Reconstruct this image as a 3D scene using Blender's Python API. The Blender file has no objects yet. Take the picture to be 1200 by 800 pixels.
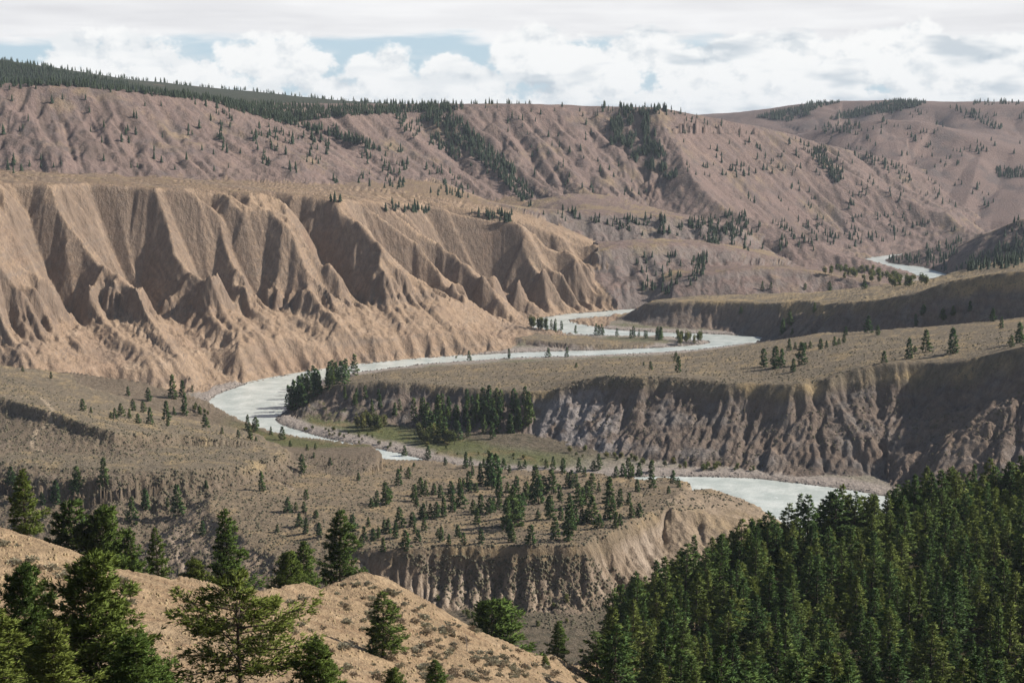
import bpy, math, random, time
import numpy as np
from mathutils import Vector, Matrix
T0 = time.time()
R = math.radians
scene = bpy.context.scene
C = scene.collection

# ------------------------------------------------------------------ camera, sky, sun, exposure
CAM_H = 250.0
FPX, CU, CV, HORIZON = 1667.0, 600.0, 400.0, 150.0          # photograph is 1200 x 800
PITCH = math.atan2(CV - HORIZON, FPX)
cam_d = bpy.data.cameras.new('camera')
cam_d.sensor_width = 36.0
cam_d.lens = FPX / 1200.0 * 36.0
cam_d.clip_start = 0.5
cam_d.clip_end = 60000
cam = bpy.data.objects.new('camera', cam_d)
C.objects.link(cam)
cam.location = (0, 0, CAM_H)
cam.rotation_euler = (math.pi / 2 - PITCH, 0, 0)
scene.camera = cam

SUN_AZ, SUN_EL = R(82.0), R(37.0)                            # azimuth clockwise from +Y
sun_dir = Vector((math.sin(SUN_AZ) * math.cos(SUN_EL), math.cos(SUN_AZ) * math.cos(SUN_EL), math.sin(SUN_EL)))
sd_ = bpy.data.lights.new('sun', 'SUN')
sd_.energy = 5.0
sd_.angle = R(0.9)
sd_.color = (1.0, 0.94, 0.86)
sun = bpy.data.objects.new('sun', sd_)
sun.rotation_euler = (-sun_dir).to_track_quat('-Z', 'Y').to_euler()
C.objects.link(sun)

scene.view_settings.view_transform = 'Standard'
scene.view_settings.look = 'None'
scene.view_settings.exposure = 0.46
scene.view_settings.gamma = 1.0
scene.view_settings.use_curve_mapping = False
scene.cycles.use_denoising = True
scene.cycles.max_bounces = 5
scene.cycles.diffuse_bounces = 2
scene.cycles.transparent_max_bounces = 4
scene.cycles.volume_bounces = 0


class NT:
    """small helper for node trees"""
    def __init__(self, tree):
        self.t = tree
    def n(self, typ, **kw):
        nd = self.t.nodes.new(typ)
        for k, v in kw.items():
            setattr(nd, k, v)
        return nd
    def link(self, a, b):
        self.t.links.new(a, b)
    def put(self, sock, v):
        if isinstance(v, bpy.types.NodeSocket):
            self.t.links.new(v, sock)
        else:
            sock.default_value = v
    def m(self, op, a, b=None, c=None, clamp=False):
        nd = self.n('ShaderNodeMath', operation=op, use_clamp=clamp)
        self.put(nd.inputs[0], a)
        if b is not None: self.put(nd.inputs[1], b)
        if c is not None: self.put(nd.inputs[2], c)
        return nd.outputs[0]
    def ss(self, x, a, b):
        nd = self.n('ShaderNodeMapRange', interpolation_type='SMOOTHSTEP')
        self.put(nd.inputs[0], x); self.put(nd.inputs[1], a); self.put(nd.inputs[2], b)
        nd.inputs[3].default_value = 0; nd.inputs[4].default_value = 1
        return nd.outputs[0]
    def mix(self, f, a, b, blend='MIX'):
        nd = self.n('ShaderNodeMix', data_type='RGBA', blend_type=blend)
        self.put(nd.inputs[0], f); self.put(nd.inputs[6], a); self.put(nd.inputs[7], b)
        return nd.outputs[2]
    def noise(self, vec, scale, detail=5, rough=0.55, lac=2.0, dist=0.0, out=0):
        nd = self.n('ShaderNodeTexNoise')
        nd.inputs['Scale'].default_value = scale
        nd.inputs['Detail'].default_value = detail
        nd.inputs['Roughness'].default_value = rough
        nd.inputs['Lacunarity'].default_value = lac
        nd.inputs['Distortion'].default_value = dist
        if vec is not None: self.put(nd.inputs['Vector'], vec)
        return nd.outputs[out]
    def xyz(self, x, y, z):
        nd = self.n('ShaderNodeCombineXYZ')
        self.put(nd.inputs[0], x); self.put(nd.inputs[1], y); self.put(nd.inputs[2], z)
        return nd.outputs[0]


def build_world():
    w = bpy.data.worlds.new('World')
    scene.world = w
    w.use_nodes = True
    t = w.node_tree
    t.nodes.clear()
    k = NT(t)
    out = k.n('ShaderNodeOutputWorld')
    bg = k.n('ShaderNodeBackground')
    k.link(bg.outputs[0], out.inputs[0])
    sky = k.n('ShaderNodeTexSky', sky_type='NISHITA', sun_disc=False)
    sky.sun_elevation = SUN_EL
    sky.sun_rotation = SUN_AZ
    sky.altitude = 700
    sky.dust_density = 1.2
    tc = k.n('ShaderNodeTexCoord')
    sep = k.n('ShaderNodeSeparateXYZ')
    k.link(tc.outputs['Generated'], sep.inputs[0])
    X, Y, Z = sep.outputs
    az = k.m('ARCTAN2', X, Y)
    el = k.m('ARCSINE', Z)
    # degrees
    A = k.m('MULTIPLY', az, 57.2958)
    E = k.m('MULTIPLY', el, 57.2958)
    P = k.xyz(A, k.m('MULTIPLY', E, 1.25), 3.7)
    # --- cumulus bank: heaps along the horizon, seen from below/side
    big = k.noise(P, 0.42, 5, 0.55)
    fine = k.noise(P, 1.5, 4, 0.6)
    heaps = [(-15.2, 2.5, 2.9, 1.3), (-16.9, 1.8, 1.7, .7), (-12.8, 1.9, 1.9, .9), (-9.4, 2.4, 2.3, 1.45), (-7.3, 1.3, 2.0, .8),
             (-5.1, 2.1, 1.45, 1.2), (-3.9, 1.1, 1.9, .8), (-2.6, 1.9, 1.25, 1.05), (-1.2, 1.6, 1.0, .8), (0.9, 2.7, 1.7, 1.2),
             (3.3, 2.2, 2.2, 1.4), (5.5, 2.9, 1.7, .9), (7.8, 2.2, 2.1, 1.0), (10.3, 2.6, 2.0, 1.2), (12.6, 2.2, 1.9, 1.1),
             (15.1, 2.6, 2.2, 1.3), (18.3, 2.2, 2.4, 1.3), (21.5, 2.6, 2.5, 1.2)]
    dens = None
    for (ha, he, ra, re) in heaps:
        dx = k.m('MULTIPLY', k.m('SUBTRACT', A, ha), 1.0 / ra)
        dy = k.m('MULTIPLY', k.m('SUBTRACT', E, he), 1.0 / re)
        r2 = k.m('ADD', k.m('MULTIPLY', dx, dx), k.m('MULTIPLY', dy, dy))
        b = k.m('SUBTRACT', 1.0, r2)
        dens = b if dens is None else k.m('SMOOTH_MAX', dens, b, 0.25)
    # the same kind of heaps go on all round the horizon
    rest = k.m('SUBTRACT', k.m('SUBTRACT', .75, k.m('MULTIPLY', k.m('ABSOLUTE', k.m('SUBTRACT', E, 1.9)), .6)), k.ss(k.m('ABSOLUTE', A), 23.0, 20.0))
    dens = k.m('SMOOTH_MAX', dens, rest, 0.25)
    base = k.m('SUBTRACT', 1.0, k.m('MULTIPLY', k.m('ABSOLUTE', k.m('SUBTRACT', E, 0.6)), 0.95))   # low haze-white bank
    dens = k.m('SMOOTH_MAX', k.m('MAXIMUM', dens, -2.0), base, 0.3)
    nz = k.m('ADD', k.m('MULTIPLY', k.m('SUBTRACT', big, 0.5), 2.9), k.m('MULTIPLY', k.m('SUBTRACT', fine, 0.5), 1.5))
    dn = k.m('ADD', k.m('ADD', dens, nz), k.m('MULTIPLY', k.ss(A, -6.0, 4.0), 0.35))
    cum = k.ss(dn, -0.08, 0.42)
    # self-shading of the heaps: density seen a little towards the sun / upward
    P2 = k.xyz(k.m('ADD', A, 0.35), k.m('MULTIPLY', k.m('ADD', E, 0.42), 1.25), 3.7)
    big2 = k.noise(P2, 0.42, 4, 0.55)
    fine2 = k.noise(P2, 1.5, 3, 0.6)
    shade = k.m('ADD', k.m('MULTIPLY', k.m('SUBTRACT', big2, big), 3.4), k.m('MULTIPLY', k.m('SUBTRACT', fine2, fine), 1.3))
    # broad blue-grey undersides
    P3 = k.xyz(k.m('MULTIPLY', A, 0.45), k.m('MULTIPLY', E, 1.5), 9.1)
    under = k.noise(P3, 0.55, 3, 0.55)
    eastgrey = k.ss(A, -4.0, 6.0)
    under = k.m('MULTIPLY', k.ss(under, 0.50, 0.68), k.m('ADD', 0.35, k.m('MULTIPLY', eastgrey, 0.65)))
    sh = k.m('ADD', k.m('MULTIPLY', k.ss(shade, -0.05, 0.75), 0.55), k.m('MULTIPLY', under, 0.85), clamp=True)
    cum_col = k.mix(sh, (1.12, 1.12, 1.11, 1), (0.62, 0.70, 0.77, 1))
    # --- high sheet overhead, ragged lower edge, broken further up
    zc = k.m('MAXIMUM', Z, 0.02)
    Q = k.xyz(k.m('DIVIDE', X, zc), k.m('DIVIDE', Y, zc), 1.3)
    q1 = k.noise(Q, 0.11, 4, 0.58)
    q2 = k.noise(Q, 0.45, 3, 0.6)
    P4 = k.xyz(k.m('MULTIPLY', A, 0.16), k.m('MULTIPLY', E, 0.9), 5.5)
    edge = k.noise(P4, 0.9, 4, 0.6)
    lower = k.ss(k.m('ADD', E, k.m('MULTIPLY', k.m('SUBTRACT', edge, 0.5), 3.4)), 2.75, 3.55)
    broken = k.ss(k.m('ADD', q1, k.m('MULTIPLY', k.m('SUBTRACT', q2, 0.5), 0.35)), 0.50, 0.70)
    hi_low = k.ss(E, 11.0, 5.5)
    sheet = k.m('MULTIPLY', lower, k.m('MAXIMUM', broken, hi_low))
    st = k.noise(P4, 0.7, 3, 0.6)
    sheet_grey = k.m('ADD', k.m('MULTIPLY', k.ss(st, 0.35, 0.72), 0.5), k.m('MULTIPLY', k.ss(q2, 0.35, 0.7), 0.35), clamp=True)
    sheet_col = k.mix(sheet_grey, (1.08, 1.08, 1.085, 1), (0.80, 0.80, 0.83, 1))
    # clear sky
    blue = k.mix(1.0, sky.outputs[0], (0.105, 0.105, 0.105, 1), 'MULTIPLY')
    lowsky = k.ss(E, 16.0, 4.0)
    veil = k.mix(k.m('MULTIPLY', lowsky, .85), blue, (0.62, 0.80, 0.93, 1))
    c = k.mix(sheet, veil, sheet_col)
    c = k.mix(k.m('MULTIPLY', cum, 0.97), c, cum_col)
    k.link(c, bg.inputs[0])
    bg.inputs[1].default_value = 0.65
    w.cycles.sampling_method = 'MANUAL'
    w.cycles.sample_map_resolution = 512


build_world()

# ------------------------------------------------------------------ small maths
_rng = np.random.RandomState(11)
_perm = _rng.permutation(512).astype(np.int32)
_ang = _rng.rand(512).astype(np.float32) * 6.2831853
_gx, _gy = np.cos(_ang), np.sin(_ang)


def perlin(x, y):
    x = np.asarray(x, np.float32); y = np.asarray(y, np.float32)
    xi = np.floor(x); yi = np.floor(y)
    fx = x - xi; fy = y - yi
    xi = xi.astype(np.int32); yi = yi.astype(np.int32)
    u = fx * fx * fx * (fx * (fx * 6 - 15) + 10)
    v = fy * fy * fy * (fy * (fy * 6 - 15) + 10)
    def g(ix, iy, dx, dy):
        h = _perm[(_perm[ix & 511] + iy) & 511]
        return _gx[h] * dx + _gy[h] * dy
    a = g(xi, yi, fx, fy); b = g(xi + 1, yi, fx - 1, fy)
    c = g(xi, yi + 1, fx, fy - 1); d = g(xi + 1, yi + 1, fx - 1, fy - 1)
    ab = a + u * (b - a); cd = c + u * (d - c)
    return (ab + v * (cd - ab)) * 1.5


def fbm(x, y, o=4, g=0.5):
    s = 0; a = 1.0; tot = 0
    for i in range(o):
        s = s + a * perlin(x + 17.3 * i, y - 9.1 * i); tot += a
        a *= g; x = x * 2.03; y = y * 2.03
    return s / tot


def sstep(x, a, b):
    t = np.clip((x - a) / (b - a), 0, 1)
    return t * t * (3 - 2 * t)


_cp, _sp = math.cos(PITCH), math.sin(PITCH)


def W(u, v, D):
    """pixel of the photograph at depth D (metres along +Y) -> world point"""
    dy = FPX * _cp + (CV - v) * _sp
    dz = -FPX * _sp + (CV - v) * _cp
    return ((u - CU) * D / dy, D, CAM_H + D * dz / dy)


def Wz(u, v, z=0.0):
    dy = FPX * _cp + (CV - v) * _sp
    dz = -FPX * _sp + (CV - v) * _cp
    return W(u, v, (z - CAM_H) * dy / dz)


def chaikin(p, n=1):
    p = np.asarray(p, float)
    for _ in range(n):
        q = np.roll(p, -1, axis=0)
        a = p * .75 + q * .25; b = p * .25 + q * .75
        p = np.stack([a, b], 1).reshape(-1, p.shape[1])
    return p


def poly_query(px, py, poly):
    """signed distance (negative inside), arc length and nearest point for a closed polygon"""
    n = len(poly)
    best = np.full(px.shape, 1e18, np.float32)
    bs = np.zeros(px.shape, np.float32); qx = np.zeros_like(bs); qy = np.zeros_like(bs)
    inside = np.zeros(px.shape, bool)
    acc = 0.0
    for i in range(n):
        ax, ay = poly[i][:2]; bx, by = poly[(i + 1) % n][:2]
        ex, ey = bx - ax, by - ay
        l2 = ex * ex + ey * ey
        if l2 < 1e-9: continue
        ln = math.sqrt(l2)
        t = ((px - ax) * ex + (py - ay) * ey) / l2
        np.clip(t, 0, 1, out=t)
        cx = ax + t * ex; cy = ay + t * ey
        d2 = (px - cx) ** 2 + (py - cy) ** 2
        m = d2 < best
        best[m] = d2[m]; bs[m] = (acc + t * ln)[m]; qx[m] = cx[m]; qy[m] = cy[m]
        if ey != 0:
            cr = ((ay > py) != (by > py)) & (px < (ex * (py - ay) / ey + ax))
            inside ^= cr
        acc += ln
    d = np.sqrt(best)
    return np.where(inside, -d, d), bs, qx, qy


def rbf_fit(ctrl):
    """surface through control points: linear kernel plus a plane"""
    P = np.array(ctrl, float)
    c0 = P[:, :2].mean(0); sc = np.abs(P[:, :2] - c0).max()
    Q = (P[:, :2] - c0) / sc
    n = len(Q)
    K = np.linalg.norm(Q[:, None] - Q[None], axis=-1) + np.eye(n) * -1e-3
    Af = np.concatenate([np.ones((n, 1)), Q], 1)
    M = np.block([[K, Af], [Af.T, np.zeros((3, 3))]])
    w = np.linalg.lstsq(M, np.concatenate([P[:, 2], np.zeros(3)]), rcond=None)[0]
    return c0, sc, Q, w, (P[:, 2].min() - 4, P[:, 2].max() + 4)


def rbf(qx, qy, fit):
    c0, sc, Q, w, lim = fit
    x = ((qx - c0[0]) / sc).astype(np.float32); y = ((qy - c0[1]) / sc).astype(np.float32)
    n = len(Q)
    z = (w[n] + w[n + 1] * x + w[n + 2] * y).astype(np.float32)
    for i in range(n):
        z += np.float32(w[i]) * np.sqrt((x - np.float32(Q[i, 0])) ** 2 + (y - np.float32(Q[i, 1])) ** 2)
    return np.clip(z, *lim)


# ------------------------------------------------------------------ the land: terraces, benches, cliffs and hills
FEATS = []


def feat(name, rim, back=(), interior=(), L=100, H=50, zb=0, hrel=None, prof=((0, 0), (1, 1)), tail=0.4, gul=(), rimn=(0, 50),
         top=(1.0, 60), env=(0.0, .15, .8, 1.1), smooth=1, power=3.0, spur=None):
    pts = [W(*r) for r in rim] + [(b if len(b) == 3 and b[1] > 900 and abs(b[0]) > 1e6 else b) for b in back]
    ctrl = []
    n = len(pts)
    for i in range(n):                                        # densify the rim so the height follows it
        a, b = np.array(pts[i]), np.array(pts[(i + 1) % n])
        ctrl.append(tuple(a))
        d = np.linalg.norm((b - a)[:2])
        if d > 120 and i < len(rim) - 1:
            ctrl.append(tuple((a + b) / 2))
    ctrl += [W(*r) if not (len(r) == 4) else r[:3] for r in interior]
    poly = chaikin(pts, smooth)[:, :2] if smooth else np.array(pts)[:, :2]
    FEATS.append(dict(name=name, poly=poly, fit=rbf_fit(ctrl), L=L, H=H, zb=zb, hrel=hrel, prof=prof, tail=tail, gul=gul, rimn=rimn,
                      top=top, env=env, power=power, spur=spur,
                      bb=(poly[:, 0].min(), poly[:, 0].max(), poly[:, 1].min(), poly[:, 1].max())))


# ridge of dark forest and far hills
feat('forest_ridge', [(-400, 40, 3500), (-150, 52, 3450), (0, 70, 3400), (60, 79, 3370), (110, 88, 3350), (200, 107, 3320), (300, 121, 3320), (400, 126, 3420), (520, 126, 3550), (600, 132, 3600)],
     back=[(0, 5200, 300), (-2500, 5200, 430), (-2500, 3600, 420)], L=900, H=260, zb=90, tail=.5, top=(7, 300), gul=((160, 14), (60, 5)))
feat('far_hills', [(800, 170, 4700), (850, 143, 4750), (880, 134, 4800), (930, 123, 4850), (980, 117, 4900), (1010, 118, 4850), (1080, 121, 4700), (1200, 124, 4500), (1450, 128, 4400)],
     back=[(3200, 6500, 340), (600, 6500, 300)], L=1300, H=280, zb=60, tail=.5, top=(8, 300), gul=((220, 26), (90, 9)))
feat('far_hills', [(880, 178, 4000), (960, 152, 3950), (1030, 139, 3900), (1080, 142, 3880), (1140, 160, 3800), (1200, 178, 3750), (1400, 215, 3650)],
     back=[(2600, 4300, 210), (1500, 4500, 250), (1000, 4500, 240)], L=900, H=250, zb=40, tail=.5, top=(6, 300), gul=((200, 20), (80, 8)))
# the long hillside behind the canyon
feat('hillside', [(-500, 75, 2120), (-200, 88, 2150), (0, 97, 2160), (100, 101, 2210), (200, 110, 2300), (250, 117, 2400), (300, 126, 2540), (360, 134, 2640), (400, 131, 2720), (460, 127, 2820), (530, 123, 2920), (620, 122, 3000), (700, 123, 3050), (780, 126, 3050), (835, 134, 3010), (865, 141, 3120), (900, 151, 3300), (960, 166, 3420), (1030, 184, 3500), (1100, 204, 3550), (1200, 237, 3550)],
     back=[(1700, 4000, 60), (900, 4300, 190), (200, 4200, 290), (-2000, 4300, 300), (-2000, 2400, 320)],
     L=640, H=240, zb=60, prof=((0, 0), (.03, .015), (.1, .10), (.5, .60), (.75, .82), (1, 1)), tail=.6,
     gul=((150, 10, 4.0), (62, 6, 3.5), (26, 4.4, 6), (11, 2.0, 7)), rimn=(30, 260), top=(5, 200), env=(0.0, .16, .6, 1.0), power=3.5)
# lower benches under the hillside, towards the upstream valley
feat('hillside_bench', [(560, 237, 2230), (640, 246, 2260), (700, 251, 2280), (790, 255, 2320), (865, 263, 2360), (895, 275, 2450), (925, 283, 2580), (960, 286, 2760), (1010, 286, 2930), (1080, 279, 3080), (1160, 268, 3200)],
     back=[W(1160, 255, 3400), W(950, 240, 2950), W(700, 226, 2650), W(560, 226, 2450)], L=120, H=80, zb=25, tail=.22,
     prof=((0, 0), (.05, .2), (.25, .45), (1, 1)), gul=((46, 5, 3), (18, 3, 3), (8, 1.2, 3)), rimn=(16, 90), top=(2.0, 70))
feat('hillside_bench', [(690, 297, 2050), (740, 291, 2070), (800, 287, 2120), (850, 289, 2160), (890, 297, 2200), (935, 305, 2260)],
     back=[W(900, 291, 2380), W(780, 277, 2260), W(690, 283, 2120)], L=120, H=60, zb=8, tail=.3, prof=((0, 0), (.06, .22), (.25, .45), (1, 1)), gul=((40, 4, 3), (14, 2.6, 3)), rimn=(18, 80), top=(1.2, 60))
feat('low_terrace', [(770, 338, 1985), (800, 322, 2010), (850, 318, 2020), (900, 313, 2050), (945, 317, 2080), (1000, 327, 2060), (1058, 338, 2020)],
     back=[W(1080, 331, 2150), W(1000, 318, 2300), W(900, 308, 2300), W(800, 309, 2200)], L=70, H=40, zb=4, gul=((30, 4, 3), (12, 1.5, 3)), rimn=(9, 60), top=(1.6, 45))
feat('rounded_hill', [(1086, 308, 2570), (1105, 297, 2560), (1150, 275, 2490), (1200, 256, 2450), (1350, 232, 2400)],
     back=[W(1350, 230, 2900), W(1200, 262, 2900), W(1110, 290, 2720)], L=190, H=100, zb=8, tail=.2, prof=((0, 0), (.2, .12), (.7, .75), (1, 1)),
     gul=((60, 7, 3), (25, 3, 3)), rimn=(10, 100), top=(3, 80))
# the big eroded cliff and the plateau behind it
feat('eroded_cliff', [(-420, 205, 1380), (-200, 209, 1430), (0, 216, 1530), (100, 219, 1590), (200, 222, 1650), (300, 226, 1715), (400, 236, 1765), (450, 243, 1795), (520, 250, 1870), (580, 257, 1960), (640, 267, 2050), (690, 281, 2095), (725, 297, 2100), (745, 316, 2095), (765, 340, 2085)],
     back=[W(770, 325, 2220), W(700, 262, 2420), W(640, 236, 2550), (-100, 2750, 160), (-1400, 2600, 230), (-1500, 1700, 215)],
     interior=[(0, 205, 1700), (150, 213, 1800), (300, 219, 1900), (450, 231, 2050), (600, 240, 2300), (0, 200, 1900), (200, 208, 2050)],
     L=300, H=180, zb=0, tail=.35,
     prof=((0, 0), (.015, .03), (.20, .19), (.36, .36), (.43, .57), (.52, .68), (.70, .79), (.88, .87), (.93, .96), (1, 1)),
     gul=((30, 3.0, 7), (13, 2.6, 9), (6, 1.6, 9)), rimn=(14, 150), top=(2.0, 60), env=(0.0, .12, .58, .9), spur=(120, 30, 2.6))
feat('river_bar', [(590, 394, 1640), (620, 398, 1622), (660, 402, 1604), (720, 405, 1602), (760, 404, 1620), (785, 400.5, 1655)],
     back=[W(770, 396, 1690), W(720, 394, 1705), W(660, 391, 1725), W(620, 387, 1745), W(590, 386, 1700)], L=14, H=9, zb=0, prof=((0, 0), (.3, .6), (1, 1)), gul=((9, .6, 2),), rimn=(3, 25), top=(.5, 25))
# terrace across the second loop of the river
feat('grass_terrace', [(712, 369, 1890), (735, 358, 1850), (770, 354, 1810), (830, 352, 1790), (900, 354, 1745), (940, 357, 1640), (970, 357, 1560), (1020, 352, 1500), (1065, 346, 1450), (1110, 329, 1430), (1160, 321, 1410), (1200, 317, 1390), (1350, 300, 1350)],
     back=[W(1350, 285, 1800), W(1160, 305, 1850), W(1060, 331, 1800), W(960, 341, 1900), W(830, 345, 1940), W(750, 352, 1920)],
     L=62, H=50, zb=0, tail=.3, prof=((0, 0), (.1, .22), (.3, .48), (.6, .76), (1, 1)), gul=((22, 3, 3), (9, 1.4, 3)), rimn=(9, 60), top=(1.4, 50))
# the tongue of land inside the near loop and its long dark cliff
feat('river_terrace', [(340, 470, 1235), (362, 460, 1228), (395, 449, 1228), (450, 447, 1215), (520, 452, 1195), (600, 458, 1172), (640, 461, 1160), (668, 448, 1158), (700, 441, 1148), (780, 443, 1118), (850, 449, 1098), (900, 451, 1085), (960, 451, 1070), (995, 437, 1075), (1030, 426, 1082), (1070, 428, 1070), (1100, 431, 1056), (1150, 418, 1040), (1200, 405, 1015), (1350, 385, 980)],
     back=[W(1400, 360, 1400), W(1200, 372, 1330), W(1050, 385, 1390), W(960, 390, 1440), W(905, 401, 1610), W(870, 407, 1590), W(760, 418, 1510), W(650, 422, 1490), W(520, 428, 1450), W(430, 436, 1410), W(365, 454, 1300)],
     interior=[(1100, 398, 1220), (1000, 410, 1200), (850, 425, 1260), (700, 430, 1260), (550, 438, 1280)],
     L=80, H=52, zb=1, tail=.25, prof=((0, 0), (.05, .16), (.14, .33), (.35, .52), (.7, .80), (1, 1)), gul=((20, 2.4, 4), (8, 1.5, 5), (3.6, .7, 5)), env=(0.0, .05, .9, 1.2),
     rimn=(15, 60), top=(1.1, 34))
# sagebrush terrace with its lower and upper step
feat('sagebrush_terrace', [(-400, 533, 880), (-250, 535, 865), (-100, 538, 852), (0, 541, 845), (60, 548, 840), (170, 551, 838), (250, 549, 850), (310, 543, 880), (335, 530, 930), (330, 520, 990), (300, 512, 1060), (262, 499, 1125), (247, 489, 1185), (222, 474, 1240)],
     back=[W(150, 452, 1235), W(80, 437, 1210), W(0, 427, 1190), (-800, 1200, 62), (-800, 900, 58)], interior=[(100, 500, 960), (250, 525, 930)],
     L=100, H=42, zb=7, tail=.15, prof=((0, 0), (.05, .15), (.10, .22), (1, 1)), gul=((40, 4.5, 2.5), (16, 2.0, 2.5), (7, .8, 3)), rimn=(6, 60), top=(.9, 30))
feat('sagebrush_terrace', [(-250, 452, 1040), (0, 464, 985), (60, 482, 928), (128, 505, 898), (150, 509, 905), (200, 507, 938), (240, 512, 945), (306, 520, 958), (314, 517, 975)],
     back=[W(300, 505, 1060), W(200, 487, 1080), W(100, 450, 1130), W(0, 434, 1150), (-700, 1180, 66)],
     L=13, H=9, hrel=9, tail=.1, prof=((0, 0), (.3, .7), (1, 1)), gul=((9, .8, 2),), rimn=(6, 34), top=(.9, 34))
# the bench dotted with young firs and the small bluff beside it
feat('wooded_bench', [(395, 640, 735), (440, 646, 712), (500, 642, 714), (600, 640, 714), (676, 641, 708), (700, 632, 724), (745, 611, 760), (765, 602, 778), (790, 588, 820), (806, 572, 880), (806, 561, 950)],
     back=[W(760, 555, 975), W(700, 549, 985), W(600, 545, 990), W(520, 538.5, 1010), W(472, 537.5, 1020), W(400, 535, 1035), W(340, 525, 1060), W(328, 541, 960), W(338, 575, 850), W(370, 615, 770)],
     interior=[(600, 590, 840), (480, 580, 860), (700, 580, 860), (420, 600, 800), (620, 560, 930)],
     L=31, H=30, zb=3, tail=.22, prof=((0, 0), (.08, .28), (.22, .52), (.5, .74), (1, 1)), gul=((14, 2.2, 3), (6, 1.5, 3.5), (2.8, .8, 3.5)), rimn=(6, 22), top=(2.0, 38))
feat('wooded_bench', [(235, 590, 800), (262, 612, 775), (300, 640, 745), (350, 680, 705), (400, 692, 690), (425, 664, 712), (420, 640, 735)],
     back=[W(390, 615, 775), W(345, 575, 850), W(318, 560, 880), W(270, 570, 840)], L=60, H=30, zb=3, tail=.3, gul=((18, 2, 3), (8, 1, 3)), rimn=(5, 30), top=(1.5, 30))
feat('bluff', [(772, 592, 800), (790, 576, 850), (812, 571, 868), (840, 573, 872), (868, 581, 866), (893, 597, 850), (886, 608, 826), (840, 602, 806)],
     L=56, H=30, zb=-4, tail=.5, gul=((16, 2.2, 2.5), (7, 1.0, 3)), rimn=(4, 24), top=(1.2, 20))
# the hillside the photographer stands on, with its bare spur and the wooded side
feat('near_slope', [(-350, 520, 260), (-120, 575, 228), (0, 613, 212), (50, 631, 212), (80, 641, 214), (120, 658, 217), (187, 671, 226), (233, 678, 236), (300, 687, 250), (330, 684, 260), (353, 678, 268), (377, 685, 272), (400, 679, 278), (425, 665, 284), (450, 674, 285), (480, 691, 285), (520, 714, 287), (560, 736, 290), (600, 752, 296), (650, 768, 306), (692, 776, 330), (720, 764, 372), (800, 716, 432), (880, 664, 492), (960, 634, 532), (1080, 612, 562), (1200, 590, 592), (1400, 560, 640)],
     back=[(520, 560, 160), (500, -150, 262), (-450, -150, 262), (-350, 180, 215)],
     interior=[(30, 815, 130), (285, 835, 130), (0, 2, 247.5, 0), (40, 6, 246, 0), (-40, 6, 245, 0), (0, 50, 229, 0), (60, 50, 228, 0), (-50, 50, 224, 0), (600, 840, 205), (450, 768, 232), (300, 760, 190), (150, 750, 180), (560, 790, 245), (900, 850, 275), (1200, 850, 270), (1000, 740, 400), (1150, 740, 390), (820, 800, 345), (740, 840, 300), (1000, 670, 480)],
     L=235, H=160, zb=0, tail=.4, gul=((24, 2.4, 3), (9, 1.0, 3.5)), rimn=(3, 22), top=(.7, 16), power=3.0, smooth=1)

RIVER = [Wz(u, v) for u, v in [
    (775, 361), (720, 364), (680, 367), (640, 371), (624, 379), (628, 388), (660, 391), (720, 393.5), (788, 394), (800, 399), (828, 398.5), (836, 402), (800, 406), (760, 408), (700, 410.5), (650, 411.5), (600, 413.5), (520, 418), (430, 426), (380, 433), (330, 441), (290, 449), (255, 462), (244, 470), (241, 480), (248, 492), (275, 503), (310, 513), (340, 521), (390, 530), (430, 536), (470, 540), (520, 556), (600, 566), (700, 570), (780, 571), (830, 577), (868, 586), (893, 600), (920, 615), (1000, 660), (1150, 680),
    (1150, 597), (1040, 582), (1000, 575), (970, 570), (940, 567), (900, 562), (860, 559), (815, 558), (760, 559), (700, 560), (600, 556), (520, 546), (478, 533), (430, 523), (380, 513), (345, 503), (327, 497), (322, 490), (334, 483), (338, 472), (346, 462), (362, 450), (400, 440), (430, 434), (520, 424.5), (600, 420), (650, 418), (700, 416.5), (760, 414), (820, 409.5), (870, 403), (908, 398), (898, 395.5), (840, 391.5), (780, 390), (720, 387), (680, 381), (664, 377), (665, 374.5), (700, 371), (735, 367), (775, 364.5)]]
RIVER_FAR = [Wz(u, v) for u, v in [
    (992, 308), (1005, 304.5), (1030, 300.5), (1062, 297), (1095, 294), (1096, 296), (1052, 300), (1039, 303), (1037, 307), (1060, 311), (1078, 312), (1090, 316), (1112, 322), (1165, 335), (1100, 337), (1086, 327), (1062, 318), (1036, 312.5), (1010, 310)]]
RIVER_P = chaikin(RIVER, 1)[:, :2]
RIVER_FAR_P = chaikin(RIVER_FAR, 1)[:, :2]

LOWS = [(np.array([Wz(u, v)[:2] for u, v in ((640, 380), (662, 372), (720, 366), (745, 365), (726, 375), (705, 385), (680, 384))]), 3.0),
        (np.array([Wz(u, v)[:2] for u, v in ((560, 404), (600, 386), (640, 384), (720, 392), (790, 394), (836, 402), (760, 409), (650, 413))]), 9.0)]
# ravines that cut the hillside: polyline in world, depth, half width
CARVES = [([W(u, v, D) for u, v, D in ((492, 124, 2880), (520, 145, 2790), (560, 185, 2640), (600, 215, 2500), (625, 236, 2400))], 26, 62),
          ([W(u, v, D) for u, v, D in ((700, 124, 3020), (735, 150, 2900), (770, 185, 2780), (792, 212, 2680))], 20, 60),
          ([W(u, v, D) for u, v, D in ((930, 160, 2940), (975, 185, 2860), (990, 212, 2790))], 14, 45),
          ([W(u, v, D) for u, v, D in ((380, 135, 2640), (420, 165, 2500), (440, 180, 2420))], 12, 45)]


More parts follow.
